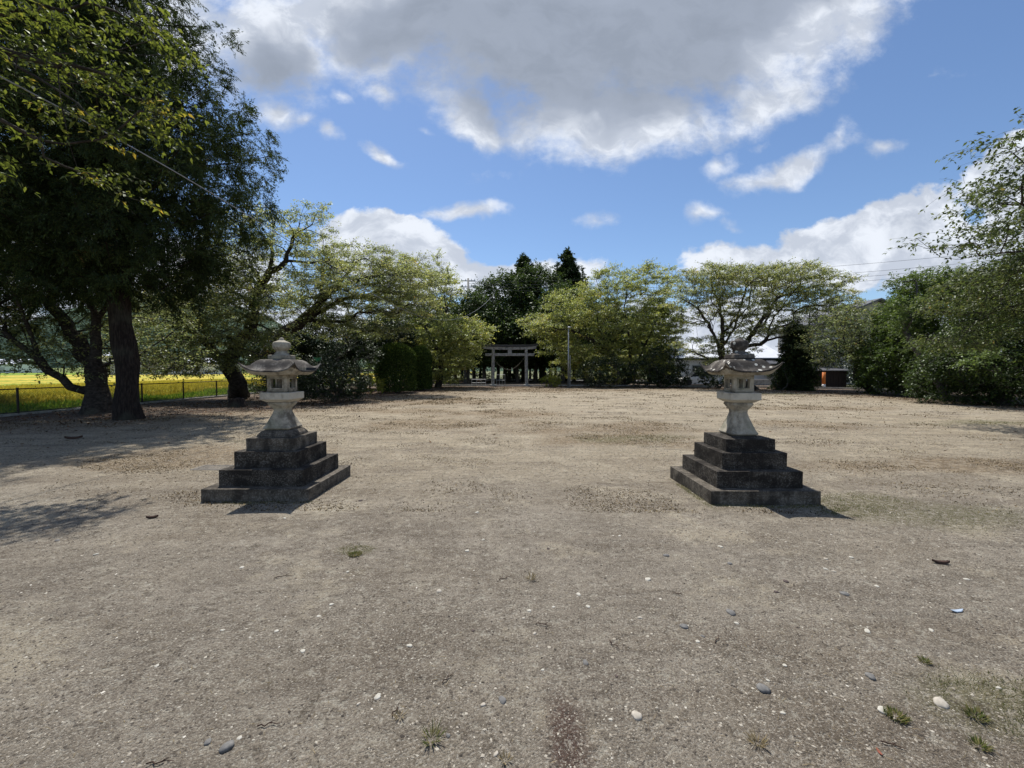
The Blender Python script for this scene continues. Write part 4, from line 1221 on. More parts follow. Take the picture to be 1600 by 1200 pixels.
# thin airy cherry further back
Y = 37.0
b0 = gnd(690, 604)
cherry('tall airy cherry tree left of the torii with sparse upper twigs', (b0[0], Y, 0),
       [[A_(690, 580, Y), A_(688, 555, Y)],
        [A_(688, 555, Y), A_(660, 500, Y), A_(655, 440, Y)],
        [A_(688, 555, Y), A_(700, 500, Y), A_(690, 440, Y), A_(690, 405, Y)],
        [A_(688, 555, Y), A_(735, 520, Y), A_(760, 505, Y - 1)]],
       [E(665, 432, Y, 50, 34, 3, .65), E(684, 455, Y, 38, 30, 3, .8), E(625, 475, Y, 45, 36, 3, .9), E(690, 520, Y, 80, 24, 3.5, 1.0), E(725, 518, Y - 1.5, 42, 22, 2.5, 1.2), E(655, 575, Y, 40, 20, 2, 1.2), E(705, 580, Y, 34, 16, 2, 1.2),
        E(660, 550, Y, 40, 30, 3, .9), E(706, 558, Y, 42, 18, 3, 1.1), E(722, 543, Y - 1, 30, 13, 2, 1.0), E(690, 585, Y + 1, 25, 12, 1.5, 1.0)],
       .26, 204, s=.98, rc=.82, flat=.2, ntw=13, nleaf=12, ll=.14, lw=.08, leaf='cherry_yellow', group=GC, twr=.012)
# right of torii
Y = 42.0
b0 = gnd(985, 605)
cherry('broad multi stemmed yellow green cherry tree right of the lamp post', (b0[0], Y, 0),
       [[A_(985, 592, Y), A_(984, 585, Y)],
        [A_(984, 590, Y), A_(955, 550, Y), A_(935, 510, Y), A_(930, 450, Y)],
        [A_(984, 590, Y), A_(985, 540, Y + .5), A_(975, 480, Y), A_(985, 430, Y)],
        [A_(984, 590, Y), A_(1005, 545, Y), A_(1030, 490, Y)],
        [A_(955, 550, Y), A_(900, 520, Y - 1.5), A_(850, 510, Y - 2)]],
       [E(905, 475, Y - 1, 50, 30, 3, 1.0), E(880, 505, Y - 2, 62, 26, 3, 1.1), E(850, 512, Y - 2, 32, 14, 2, 1.0), E(955, 455, Y, 48, 34, 3.5, .75), E(1010, 445, Y, 52, 28, 3.5, .7),
        E(985, 500, Y - 1, 80, 34, 4, .8), E(900, 545, Y - 1, 60, 22, 3, 1.0), E(965, 560, Y, 75, 24, 3, 1.1), E(940, 583, Y - .5, 60, 12, 2, 1.0), E(1010, 580, Y - .5, 50, 14, 2, 1.0), E(890, 570, Y, 34, 12, 2, .9), E(1030, 520, Y, 36, 50, 3, .9), E(1010, 425, Y, 14, 12, 1.5, .8), E(1045, 450, Y, 25, 18, 2, .5)],
       .32, 205, s=1.0, rc=.78, flat=.2, ntw=14, nleaf=12, ll=.14, lw=.08, leaf='cherry_yellow', group=GC, twr=.012)
# spreading layered cherry behind right lantern
Y = 33.5
b0 = gnd(1148, 606)
cherry('wide spreading layered cherry tree with stout dark trunk behind the right lantern', (b0[0], Y, 0),
       [[A_(1142, 590, Y), A_(1128, 560, Y)],
        [A_(1128, 560, Y), A_(1118, 530, Y), A_(1108, 505, Y), A_(1085, 478, Y), A_(1058, 465, Y)],
        [A_(1128, 560, Y), A_(1130, 520, Y), A_(1125, 480, Y), A_(1110, 440, Y)],
        [A_(1128, 565, Y), A_(1160, 545, Y - .5), A_(1205, 530, Y - .5), A_(1260, 520, Y - 1), A_(1300, 500, Y - 1)],
        [A_(1160, 545, Y - .5), A_(1190, 500, Y), A_(1215, 465, Y), A_(1200, 440, Y)],
        [A_(1130, 520, Y), A_(1170, 480, Y + 1), A_(1175, 450, Y + 1)],
        [A_(1215, 465, Y), A_(1260, 450, Y), A_(1310, 445, Y)],
        [A_(1108, 505, Y), A_(1060, 490, Y - .5), A_(1040, 482, Y - .5)],
        [A_(1128, 575, Y), A_(1090, 553, Y - .5), A_(1062, 541, Y - .5)]],
       [E(1110, 436, Y, 50, 20, 3, 1.5), E(1165, 432, Y, 60, 16, 3, 1.4), E(1230, 436, Y, 60, 20, 3, 1.4), E(1285, 448, Y, 36, 14, 2.5, 1.3), E(1095, 466, Y, 50, 18, 2.5, 1.2),
        E(1240, 470, Y, 60, 22, 3, 1.3), E(1290, 485, Y, 40, 20, 2.5, 1.2), E(1150, 480, Y, 60, 24, 3, 1.0), E(1185, 510, Y, 60, 20, 2.5, 1.2), E(1130, 555, Y, 60, 20, 2, 1.0), E(1085, 500, Y, 32, 12, 2, .7),
        E(1240, 510, Y, 50, 14, 2.5, .6), E(1095, 540, Y, 46, 14, 2, .8), E(1150, 530, Y, 35, 12, 2, .8), E(1060, 455, Y, 22, 10, 2, .8), E(1170, 445, Y, 60, 12, 3, .6), E(1310, 455, Y, 18, 8, 1.5, .5)],
       .38, 206, s=.84, rc=.7, flat=.18, ntw=10, nleaf=11, ll=.125, lw=.07, leaf='cherry', group=GC, twr=.010)
# low cherry at right back
Y = 28.5
b0 = gnd(1340, 612)
cherry('low cherry tree with flat drooping boughs in front of the dark shed', (b0[0], Y, 0),
       [[A_(1338, 590, Y), A_(1340, 565, Y)],
        [A_(1340, 565, Y), A_(1360, 540, Y), A_(1390, 520, Y), A_(1420, 510, Y)],
        [A_(1340, 565, Y), A_(1320, 540, Y), A_(1290, 525, Y)],
        [A_(1340, 565, Y), A_(1345, 530, Y), A_(1340, 500, Y)]],
       [E(1330, 508, Y, 55, 24, 2.5, 1.5), E(1300, 535, Y, 40, 18, 2, 1.4), E(1370, 532, Y, 45, 22, 2.5, 1.3), E(1320, 560, Y - .5, 55, 10, 2, 1.1), E(1395, 550, Y, 40, 20, 2, .9), E(1330, 478, Y, 20, 9, 1.5, .6)],
       .2, 207, s=.72, rc=.75, ntw=7, nleaf=9, ll=.135, lw=.08, leaf='cherry_dull', group=GC, twr=.008)
# near cherry, trunk outside the frame right, boughs reaching in
b0 = (13.8, 9.0, 0)
cherry('near cherry boughs reaching in from the right edge above the evergreen', b0,
       [[(13.7, 9, 1.2), (13.5, 9, 2.4)],
        [(13.5, 9, 2.4), A_(1690, 430, 9.2), A_(1600, 392, 9.0), A_(1530, 400, 8.8), A_(1470, 402, 8.5), A_(1432, 372, 8.4)],
        [(13.5, 9, 2.4), A_(1720, 330, 8.5), A_(1640, 250, 8), A_(1590, 230, 8)],
        [(13.5, 9, 2.4), A_(1650, 480, 10.5), A_(1570, 500, 11.5), A_(1500, 520, 12)],
        [(13.5, 9, 2.4), A_(1760, 400, 9), A_(1740, 200, 9)],
        [A_(1690, 430, 9.2), A_(1620, 330, 8.8), A_(1560, 300, 8.6)]],
       [E(1590, 222, 8, 62, 11, .7, 2.2), E(1570, 285, 8.3, 70, 9, .7, 2.2), E(1565, 318, 8.5, 82, 9, .7, 2.0), E(1500, 378, 8.4, 82, 9, .6, 2.6), E(1580, 348, 8.4, 60, 8, .6, 1.6),
        E(1590, 430, 10, 75, 24, 1.6, 1.6), E(1555, 465, 11, 75, 26, 1.6, 1.5), E(1490, 535, 12, 62, 11, 1.0, 2.4), E(1600, 505, 11, 60, 20, 1.6, 1.2), E(1680, 300, 8.5, 60, 110, 2, 1.0),
        E(1760, 380, 9.5, 90, 160, 2.5, .7), E(1850, 300, 10, 120, 160, 2.5, .5)],
       .15, 208, tip=.004, s=.38, rc=.42, ntw=5, nleaf=8, ll=.085, lw=.046, leaf='nearright', group=GC, twr=.003, droop=.5)
# near cherry, trunk outside the frame left, boughs hanging over the upper left
cherry('near cherry boughs with yellowing leaves hanging over the upper left corner', (-10.2, 5.6, 0),
       [[(-10.1, 5.6, 1.4), (-9.9, 5.6, 2.6)],
        [(-9.9, 5.6, 2.6), A_(-240, 120, 6.2), A_(-120, 60, 6.3), A_(0, 78, 6.4), A_(90, 104, 6.6), A_(170, 150, 6.8), A_(235, 205, 7.0)],
        [A_(0, 78, 6.4), A_(60, 122, 6.2), A_(120, 160, 6.2), A_(200, 220, 6.3)],
        [A_(-120, 60, 6.3), A_(-40, -20, 6.6), A_(80, -40, 7), A_(180, 10, 7.2), A_(240, 45, 7.4)],
        [A_(90, 104, 6.6), A_(95, 160, 6.4), A_(110, 230, 6.4), A_(130, 290, 6.5)],
        [(-9.9, 5.6, 2.6), A_(-300, 200, 5.5), A_(-250, -100, 5)]],
       [E(60, 50, 6.6, 75, 42, .9, 1.5), E(140, 100, 6.7, 60, 36, .8, 1.5), E(215, 160, 6.9, 55, 28, .7, 1.7), E(255, 190, 7, 34, 22, .5, 1.5), E(190, 215, 6.5, 60, 20, .6, 1.2),
        E(130, 15, 6.9, 80, 24, .9, 1.3), E(225, 35, 7.3, 40, 18, .6, 1.5), E(20, 130, 6.2, 60, 30, .8, .7), E(110, 200, 6.4, 60, 40, .6, .6), E(150, 275, 6.5, 50, 22, .5, .6), E(205, 300, 6.6, 16, 10, .3, 1.2),
        E(265, 75, 7.3, 30, 8, .4, 1.4), E(30, 240, 6.2, 60, 40, .6, .35), E(-120, 60, 6, 90, 130, 1.4, .5), E(-250, 40, 5.5, 120, 160, 1.6, .4)],
       .115, 209, tip=.004, s=.40, rc=.36, ntw=4, nleaf=7, ll=.095, lw=.047, leaf='overhang', group=GC, twr=.0028, droop=.6)

# ---- evergreen masses
def bushy(name, label, cat, base, envs, seed, leaf='ever', s=.6, rc=.5, ntw=9, nleaf=9, ll=.12, lw=.06, R0=.2, stems=3, h0=.5, group=None, shell=.62, bark=None, okz=.25, **kw):
    sk = Skel(seed); b = np.array(base, float); r = sk.r
    sk.add(b + np.array([0, 0, -.1]), -1, True)
    for k in range(stems):
        a = 6.28 * k / stems + r.random()
        sk.limb([b + np.array([math.cos(a) * .12 * (stems > 1), math.sin(a) * .12 * (stems > 1), h0 * .5]), b + np.array([math.cos(a) * .35 * (stems > 1), math.sin(a) * .35 * (stems > 1), h0])], par=0, step=.3, wob=.02)
    T = env_pts(envs, s, r, shell)
    T = T[T[:, 2] > okz]
    sk.reach(T, step=.7, kang=.5)
    kw.setdefault('flat', .7); kw.setdefault('droop', .2); kw.setdefault('outw', .7)
    c = np.mean([np.array(e[0]) for e in envs], 0)
    return make_tree(name, label, cat, base, sk, T, R0, bark or MB_grey, ML[leaf], rc, ntw, nleaf, ll, lw, centre=c, group=group, sides=6, **kw)

GE = 'evergreen trees along the right side'
bushy('evergreen_tree', 'big rounded dark evergreen tree, tallest of the right side mass', 'evergreen tree', (23.2, 25, 0),
      [E(1460, 500, 25, 66, 60, 3, 1.0), E(1432, 565, 25, 60, 46, 3, 1.0), E(1490, 530, 24, 80, 90, 3, .9), E(1400, 590, 26, 40, 26, 2, 1.0)], 301, leaf='evermid', s=.66, rc=.7, ntw=10, nleaf=13, ll=.13, lw=.075, R0=.35, h0=1.5, group=GE)
bushy('evergreen_tree', 'broad pale tipped evergreen at the right edge, lower and nearer than the others', 'evergreen tree', (21.5, 18.5, 0),
      [E(1560, 560, 18.5, 80, 55, 2.2, 1.0), E(1620, 500, 19, 90, 110, 2.5, .8), E(1500, 600, 19.5, 60, 34, 1.6, .9), E(1620, 610, 18, 80, 30, 1.5, .8)], 302, leaf='ever', s=.55, rc=.6, ntw=10, nleaf=11, ll=.12, lw=.07, R0=.3, h0=1.0, group=GE)
bushy('evergreen_tree', 'light green leafy evergreen spray over the dark mass near the right edge', 'evergreen tree', (22.5, 22, 0),
      [E(1430, 478, 22.5, 36, 14, 1.0, 1.6), E(1545, 560, 17, 50, 16, .8, 1.0), E(1450, 440, 24, 60, 16, 1.6, 1.3), E(1412, 508, 23, 30, 12, 1, 1.2)], 303, leaf='everlight', s=.55, rc=.5, ntw=9, nleaf=10, ll=.12, lw=.07, R0=.15, h0=1.0, group=GE, shell=0)
# dark conifer right of right lantern
cb = (at(1243, 600, 32.5)[0], 32.5, 0)
cedar('dark pyramidal conifer between the white building and the orange post', cb, at(1245, 506, 32.5)[2], .14,
      [(0, 1.3), (1.5, 1.2), (3, .85), (5.2, .1)], 304, .25, dens=1.3, bl=.17, bw=.07, nper=1.2, nlf=14, name='conifer_tree')
bushy('evergreen_shrub', 'dark rounded shrub hiding the foot of the multi stemmed cherry', 'shrub', (at(935, 600, 37)[0], 37, 0),
      [E(940, 582, 37, 34, 22, 1.5)], 305, leaf='everdark', s=.6, rc=.5, ll=.14, lw=.09, R0=.1, h0=.3, ntw=8)
bushy('evergreen_shrub', 'dark dense shrub at the foot of the cherry, right of the first', 'shrub', (at(1030, 600, 37.5)[0], 37.5, 0),
      [E(1035, 572, 37.5, 30, 32, 1.8), E(1005, 585, 37.5, 28, 20, 1.5)], 306, leaf='everdark', s=.65, rc=.55, ll=.14, lw=.09, R0=.1, h0=.4, ntw=8)
bushy('evergreen_shrub', 'low dark shrub left of the right lantern, before the white car', 'shrub', (at(1062, 600, 36)[0], 36, 0),
      [E(1055, 585, 36.5, 22, 16, 1.2)], 307, leaf='everdark', s=.5, rc=.45, ll=.14, lw=.09, R0=.08, h0=.3, ntw=8)
bushy('evergreen_shrub', 'low dark shrub between the right lantern and the spreading cherry trunk', 'shrub', (at(1125, 603, 35.5)[0], 35.5, 0),
      [E(1118, 583, 35.5, 26, 18, 1.2)], 308, leaf='everdark', s=.5, rc=.45, ll=.14, lw=.09, R0=.08, h0=.3, ntw=8)
bushy('evergreen_shrub', 'loose green shrub against the left side of the dark conifer', 'shrub', (at(1222, 604, 32)[0], 32, 0),
      [E(1221, 585, 32, 12, 17, .8)], 309, s=.45, rc=.4, ll=.11, lw=.06, R0=.06, h0=.3, ntw=7)
bushy('evergreen_shrub', 'tall dark shrub behind the shed and the orange post', 'shrub', (at(1290, 600, 41)[0], 41, 0),
      [E(1278, 572, 41, 34, 34, 1.5), E(1325, 575, 41, 34, 32, 1.5)], 317, leaf='everdark', s=.75, rc=.65, ntw=9, nleaf=10, ll=.16, lw=.10, R0=.1, h0=.5)
bushy('evergreen_shrub', 'tall dark shrub at the right end behind the low cherry trunk', 'shrub', (at(1375, 600, 37)[0], 37, 0),
      [E(1370, 575, 37, 34, 36, 1.5)], 318, leaf='everdark', s=.7, rc=.6, ntw=9, nleaf=10, ll=.15, lw=.09, R0=.1, h0=.5)
bushy('evergreen_shrub', 'dark shrub beneath the low cherry, right of the shed', 'shrub', (at(1370, 608, 29.5)[0], 29.5, 0),
      [E(1372, 590, 29.5, 34, 22, 1.2)], 310, leaf='everdark', s=.55, rc=.45, ll=.12, lw=.07, R0=.06, h0=.3, ntw=8)
# left side dark shrub, back trees
bushy('evergreen_shrub', 'large dark shrub between the left lantern and the clipped hedges', 'shrub', (gnd(522, 628)[0], 20.2, 0),
      [E(520, 597, 20.2, 52, 34, 1.5), E(480, 608, 19.4, 26, 22, .8), E(546, 602, 20.6, 16, 24, .9)], 311, leaf='everdark', s=.36, rc=.34, ntw=9, nleaf=10, ll=.075, lw=.045, R0=.12, h0=.4)
bushy('evergreen_tree', 'thin dark upright young tree rising from the dark shrub', 'tree', (gnd(540, 624)[0], 20.9, 0),
      [E(535, 545, 20.9, 26, 32, .8, .8), E(570, 550, 21, 22, 26, .8, .7), E(500, 560, 21, 24, 18, .7, .7)], 312, leaf='everdark', s=.42, rc=.4, ntw=8, nleaf=9, ll=.085, lw=.05, R0=.07, h0=1.0, shell=0)
bushy('evergreen_tree', 'dense dark evergreen behind the shrub and the left lantern', 'evergreen tree', (at(520, 600, 33)[0], 33, 0),
      [E(520, 530, 33, 75, 34, 2.5), E(590, 532, 34, 55, 30, 2.5), E(445, 545, 32, 55, 30, 2), E(470, 585, 31, 60, 20, 1.5)], 313, leaf='everdark', s=.64, rc=.8, ntw=10, nleaf=10, ll=.16, lw=.10, R0=.28, h0=2.5, stems=2)
bushy('evergreen_shrub', 'dark leafy shrub at the trunk foot left of the left lantern', 'shrub', (at(410, 610, 24)[0], 24.5, 0),
      [E(412, 592, 24, 30, 20, .9, .8)], 314, s=.5, rc=.42, ntw=7, nleaf=9, ll=.10, lw=.06, R0=.06, h0=.3, leaf='ever')
# lime shrubs
bushy('lime_shrub', 'small yellow green rounded shrub beside the left clipped hedge', 'shrub', (gnd(582, 614)[0], gnd(582, 614)[1], 0),
      [E(582, 600, 27, 17, 11, .7)], 315, leaf='lime', s=.28, rc=.26, ntw=7, nleaf=9, ll=.11, lw=.06, R0=.05, h0=.25, okz=.3, shell=.7)
bushy('lime_shrub', 'small yellow green shrub right of the torii at the foot of the lamp post', 'shrub', (at(860, 600, 38.6)[0], 38.6, 0),
      [E(861, 595, 38.6, 15, 7, .8)], 316, leaf='lime', s=.34, rc=.32, ntw=7, nleaf=8, ll=.14, lw=.08, R0=.05, h0=.2, okz=.2, shell=.6)
# clipped hedges
def clipped(label, cx, cy, rx, ry, h, seed):
    r = np.random.default_rng(seed)
    root = empty('clipped_hedge', (cx, cy, 0)); tag(root, label, 'hedge', 'clipped column hedges left of the torii')
    MB().cyl((0, 0, -.05), (0, 0, h * .8), .12, .05, 8).cyl((.2, .1, -.05), (.35, .1, h * .6), .08, .04, 8).build('trunk', MB_grey, root)
    # dense body of leaves in a shell, with rounded top and slightly lumpy flanks
    n = 34000
    th = r.uniform(0, 6.283, n); t = r.random(n)
    z = .12 + (h - .12) * t
    top = r.random(n) < .22
    k = np.clip((z - (h - 1.15)) / 1.15, 0, 1)
    q = np.sqrt(1 - k ** 2.4 * .999) * (1 - .12 * np.exp(-z / .3))
    lump = 1 + .05 * np.sin(th * 3 + z * 2.2) + .04 * np.sin(th * 7 - z * 3.1) + .05 * (fbm(th * 2, z, 1.7, 3, seed) - .5)
    depth = 1 - r.random(n) ** 2 * .30
    rr = q * lump * depth
    P = np.stack([np.cos(th) * rr * rx, np.sin(th) * rr * ry, z + r.normal(0, .02, n)], 1)
    rt = np.sqrt(r.random(top.sum())); P[top] = np.stack([np.cos(th[top]) * rt * rx * .98, np.sin(th[top]) * rt * ry * .98, h - 1.15 + 1.15 * np.maximum(1 - rt ** 2.4, 0) ** (1 / 2.) - r.random(top.sum()) ** 2 * .25 + r.normal(0, .03, top.sum())], 1)
    O = nrm(np.stack([np.cos(th), np.sin(th), k * 1.5 + .15], 1))
    A = nrm(O * .6 + r.normal(size=(n, 3)) * .6 + np.array([0, 0, .25])); B = nrm(np.cross(A, O + r.normal(size=(n, 3)) * .5))
    V, F = kites(P, A, B, .10 * r.uniform(.6, 1.3, n), .06 * r.uniform(.7, 1.2, n), .1)
    link('foliage', fast_mesh('foliage', V, F, rnd=r.random(n)), ML['hedge'], root)
clipped('taller clipped dark green column hedge, nearer and left of its twin', at(619, 600, 28.8)[0], 28.8, 1.30, 1.3, 1.55 + (578 - 536) / FPX * 28, 401)
clipped('clipped dark green column hedge half hidden behind the taller one', at(657, 600, 32.2)[0], 32.2, .82, 1.2, 1.55 + (578 - 541) / FPX * 31.5, 402)

# ---- wood behind the torii
GW = 'trees of the wood behind the torii'
YW = 56
bushy('broadleaf_tree', 'dark round broadleaf tree above the torii, left of the twin cedars', 'broadleaf tree', (at(790, 600, YW)[0], YW, 0),
      [E(785, 470, YW, 42, 36, 4), E(760, 500, YW - 3, 34, 34, 4), E(800, 520, YW - 4, 45, 26, 4)], 501, s=1.15, rc=1.3, ntw=11, nleaf=12, ll=.28, lw=.17, R0=.35, h0=4.5, stems=2, group=GW)
bushy('broadleaf_tree', 'dark broadleaf tree filling the space between twin cedars and torii', 'broadleaf tree', (at(850, 600, YW + 2)[0], YW + 2, 0),
      [E(842, 460, YW + 2, 40, 34, 4), E(860, 505, YW - 2, 46, 34, 4), E(835, 432, YW + 3, 20, 14, 2.5)], 502, s=1.15, rc=1.3, ntw=11, nleaf=12, ll=.28, lw=.17, R0=.35, h0=4.5, stems=2, group=GW)
def far_cedar(label, px, top, Y, hw, seed):
    H = at(px, top, Y)[2]
    w = M_(hw, Y)
    cedar(label, (at(px, 600, Y)[0], Y, 0), H, .32, [(3.5, w * .9), (H * .5, w * .95), (H * .72, w * .85), (H * .86, w * .6), (H * .94, w * .32), (H, .12)], seed, 4.5, dens=.85, bl=.30, bw=.12, nper=.9, nlf=14, group=GW)
far_cedar('left and slightly lower of the two pointed cedars behind the torii', 818, 399, 60, 28, 503)
far_cedar('right and taller of the two pointed cedars behind the torii', 886, 391, 60, 33, 504)
# row of trunks with dark lower crowns, copies of one tree
def wood_tree(seed):
    sk = Skel(seed); r = sk.r
    sk.limb([np.array([0, 0, -.2]), np.array([.1, 0, 4]), np.array([0, .1, 8])], step=.7, wob=.05)
    for i in range(len(sk.p)): sk.ok[i] = sk.p[i][2] > 2.2
    T = env_pts([((0, 0, 6.0), (2.8, 2.8, 3.2), 1.0), ((.4, 0, 3.3), (2.8, 2.8, 1.0), 1.8)], .95, r, 0)
    sk.reach(T)
    return make_tree('wood_tree', 'x', 'tree', (0, 0, 0), sk, T, .24, MB_grey, ML['ever'], 1.0, 9, 9, .26, .16, centre=np.array([0, 0, 4]), group=GW, sides=8, flat=.5, droop=.2)
protos = [wood_tree(601), wood_tree(602)]
def copy_tree(o):
    c = o.copy(); COL.objects.link(c)
    for ch in o.children:
        k = ch.copy(); COL.objects.link(k); k.parent = c
    return c
spots = [(640, 50), (664, 58), (690, 52), (712, 60), (728, 49), (741, 57), (757, 50), (778, 63), (796, 58), (809, 52), (821, 61), (836, 54), (848, 64), (861, 55), (879, 50), (897, 58), (915, 52), (938, 60), (962, 54), (600, 56), (990, 56), (1015, 50),
         (650, 72), (675, 68), (702, 74), (722, 67), (750, 72), (770, 69), (790, 75), (803, 70), (828, 73), (845, 69), (868, 74), (890, 70), (910, 74), (932, 68), (958, 72)]
words = ['below the airy cherry', 'left of the utility pole', 'just left of the leaning trunk', 'under the utility pole', 'by the low rail', 'left of the torii post', 'at the left torii post',
         'behind the left half of the rope', 'inside the torii, left', 'inside the torii, at the middle of the rope', 'inside the torii, right', 'at the right torii post', 'just right of the torii',
         'behind the small lime shrub', 'left of the lamp post', 'at the lamp post', 'right of the lamp post', 'behind the dark shrub', 'behind the multi stemmed cherry', 'behind the clipped hedges',
         'behind the cherry crown, right', 'far right of the wood',
         'deep at its left end', 'deep behind the airy cherry', 'deep left of the pole', 'deep behind the pole', 'deep left of the torii', 'deep at the left torii post', 'deep under the rope start', 'deep left of the rope middle',
         'deep right of the rope middle', 'deep at the right torii post', 'deep behind the lime shrub', 'deep at the lamp post', 'deep right of the lamp post', 'deep behind the dark shrub', 'deep behind the broad cherry']
for i, ((px, Yw), wd) in enumerate(zip(spots, words)):
    o = protos[i] if i < 2 else copy_tree(protos[i % 2])
    o.location = (at(px, 600, Yw)[0], Yw, 0); o.rotation_euler = (0, 0, i * 1.7)
    sc_ = .85 + .3 * ((i * 37) % 10) / 10
    o.scale = (sc_, sc_, sc_ * (.95 + .1 * (i % 3)))
    dist = 'near' if Yw < 53 else ('middle' if Yw < 59 else 'deep')
    o['label'] = f'slim dark {dist} row tree, {wd}'
for i, (px, w_, h_, wd) in enumerate([(645, 50, 1.5, 'at the left end of the wood'), (722, 46, 1.2, 'left of the torii'), (842, 60, 1.15, 'behind the torii opening'), (930, 60, 1.5, 'right of the lamp post'), (1010, 50, 1.8, 'behind the broad cherry')]):
    bushy('undergrowth_bush', f'low dark undergrowth bush {wd}', 'bush', (at(px, 600, 64)[0], 64, 0), [((at(px, 600, 64)[0], 64, h_ * .45), (M_(w_, 64), 1.2, h_ * .62))],
          720 + i, s=.8, rc=.7, ntw=8, nleaf=9, ll=.26, lw=.16, R0=.08, h0=.3, group='undergrowth of the wood')
# scattered distant trees left background
bushy('distant_tree', 'distant round tree beyond the rice field, left of the huge cedar', 'tree', (-75, 110, 0), [((-75, 110, 4.5), (6, 5, 4.2))], 701, s=2.2, rc=1.9, ntw=9, nleaf=9, ll=.5, lw=.3, R0=.3, h0=1.5, group='distant trees beyond the field')
bushy('distant_tree', 'distant tree clump beyond the field, right of the long farm shed', 'tree', (-55, 105, 0), [((-53, 105, 4.0), (9, 5, 3.8)), ((-45, 100, 3), (6, 4, 3))], 702, s=2.2, rc=1.9, ntw=9, nleaf=9, ll=.5, lw=.3, R0=.3, h0=1.5, group='distant trees beyond the field')
bushy('distant_tree', 'distant dark tree behind the guard rail and clipped hedges', 'tree', (-22, 75, 0), [((-24, 75, 4.0), (8, 4, 3.6)), ((-13, 78, 4), (6, 4, 3.4))], 703, s=1.8, rc=1.5, ntw=9, nleaf=9, ll=.4, lw=.24, R0=.3, h0=1.5, group='distant trees beyond the field')

# ------------------------------------------------------------------ ground details
gh = lambda x, y: ground_h(np.asarray(x, float), np.asarray(y, float))
# gravel crumbs
def near_field(n, r, ymin=1.0, ymax=11, pw=1.7):
    y = ymin + (ymax - ymin) * r.random(n) ** pw
    x = r.uniform(-1.32, 1.32, n) * y
    return x, y
r = np.random.default_rng(900)
n = 130000
x, y = near_field(n, r, 1.0, 12)
s_ = .0020 + .0065 * r.random(n) ** 4 + .0008 * y
dens = fbm(x, y, 1.1, 3, 91)
kp = r.random(n) < .35 + 1.2 * (dens - .35)
x, y, s_ = x[kp], y[kp], s_[kp]; n = len(x)
oct_ = np.array([(1, 0, 0), (0, 1, 0), (-1, 0, 0), (0, -1, 0), (0, 0, .7), (0, 0, -.5)], float)
of = np.array([(0, 1, 4), (1, 2, 4), (2, 3, 4), (3, 0, 4)])
th = r.uniform(0, 6.28, n); el = r.uniform(.5, 1, n)
V = oct_[None] * (1 + r.normal(0, .22, (n, 6, 3)))
V[..., 1] *= el[:, None]
c_, s2 = np.cos(th)[:, None], np.sin(th)[:, None]
V = np.stack([V[..., 0] * c_ - V[..., 1] * s2, V[..., 0] * s2 + V[..., 1] * c_, V[..., 2] * r.uniform(.4, .9, (n, 1))], -1) * s_[:, None, None]
V += np.stack([x, y, gh(x, y) + s_ * .15], 1)[:, None]
F = (np.arange(n) * 6)[:, None, None] + of[None]
tag(link('gravel', fast_mesh('gravel', V.reshape(-1, 3), F.reshape(-1, 3), rnd=np.repeat(r.random(n) ** 1.1 * .995, 4)), M_gravel), kind='stuff')

# individual pebbles, positions read off the photograph
def pebble(px, py, w, mi, label, flat=.45, seed=0, name='pebble', cat='pebble', grp='loose pebbles on the dirt'):
    g = gnd(px, py); Y = g[1]; a = M_(w, Y) * .5
    r = np.random.default_rng(seed)
    nu, nv = 12, 7; rgs = []
    off = r.normal(0, 1, (4,))
    for j in range(1, nv):
        ph = math.pi * j / nv - math.pi / 2
        rg_ = []
        for k in range(nu):
            t = 2 * math.pi * k / nu
            q = 1 + .13 * math.sin(2 * t + off[0]) + .09 * math.sin(3 * t + off[1] + ph) + .05 * math.sin(5 * t + off[2])
            rg_.append((a * q * math.cos(ph) ** .8 * math.cos(t), a * q * .78 * math.cos(ph) ** .8 * math.sin(t), a * flat * math.sin(ph)))
        rgs.append(rg_)
    o = MB().rings(rgs).build(name, MPb[mi], smooth=True)
    o.location = (g[0], g[1], float(gh(g[0], g[1])) + a * flat * .12); o.rotation_euler = (r.normal(0, .12), r.normal(0, .12), r.uniform(0, 3))
    tag(o, label, cat, grp)
cw = ['white', 'grey', 'brown', 'tan']
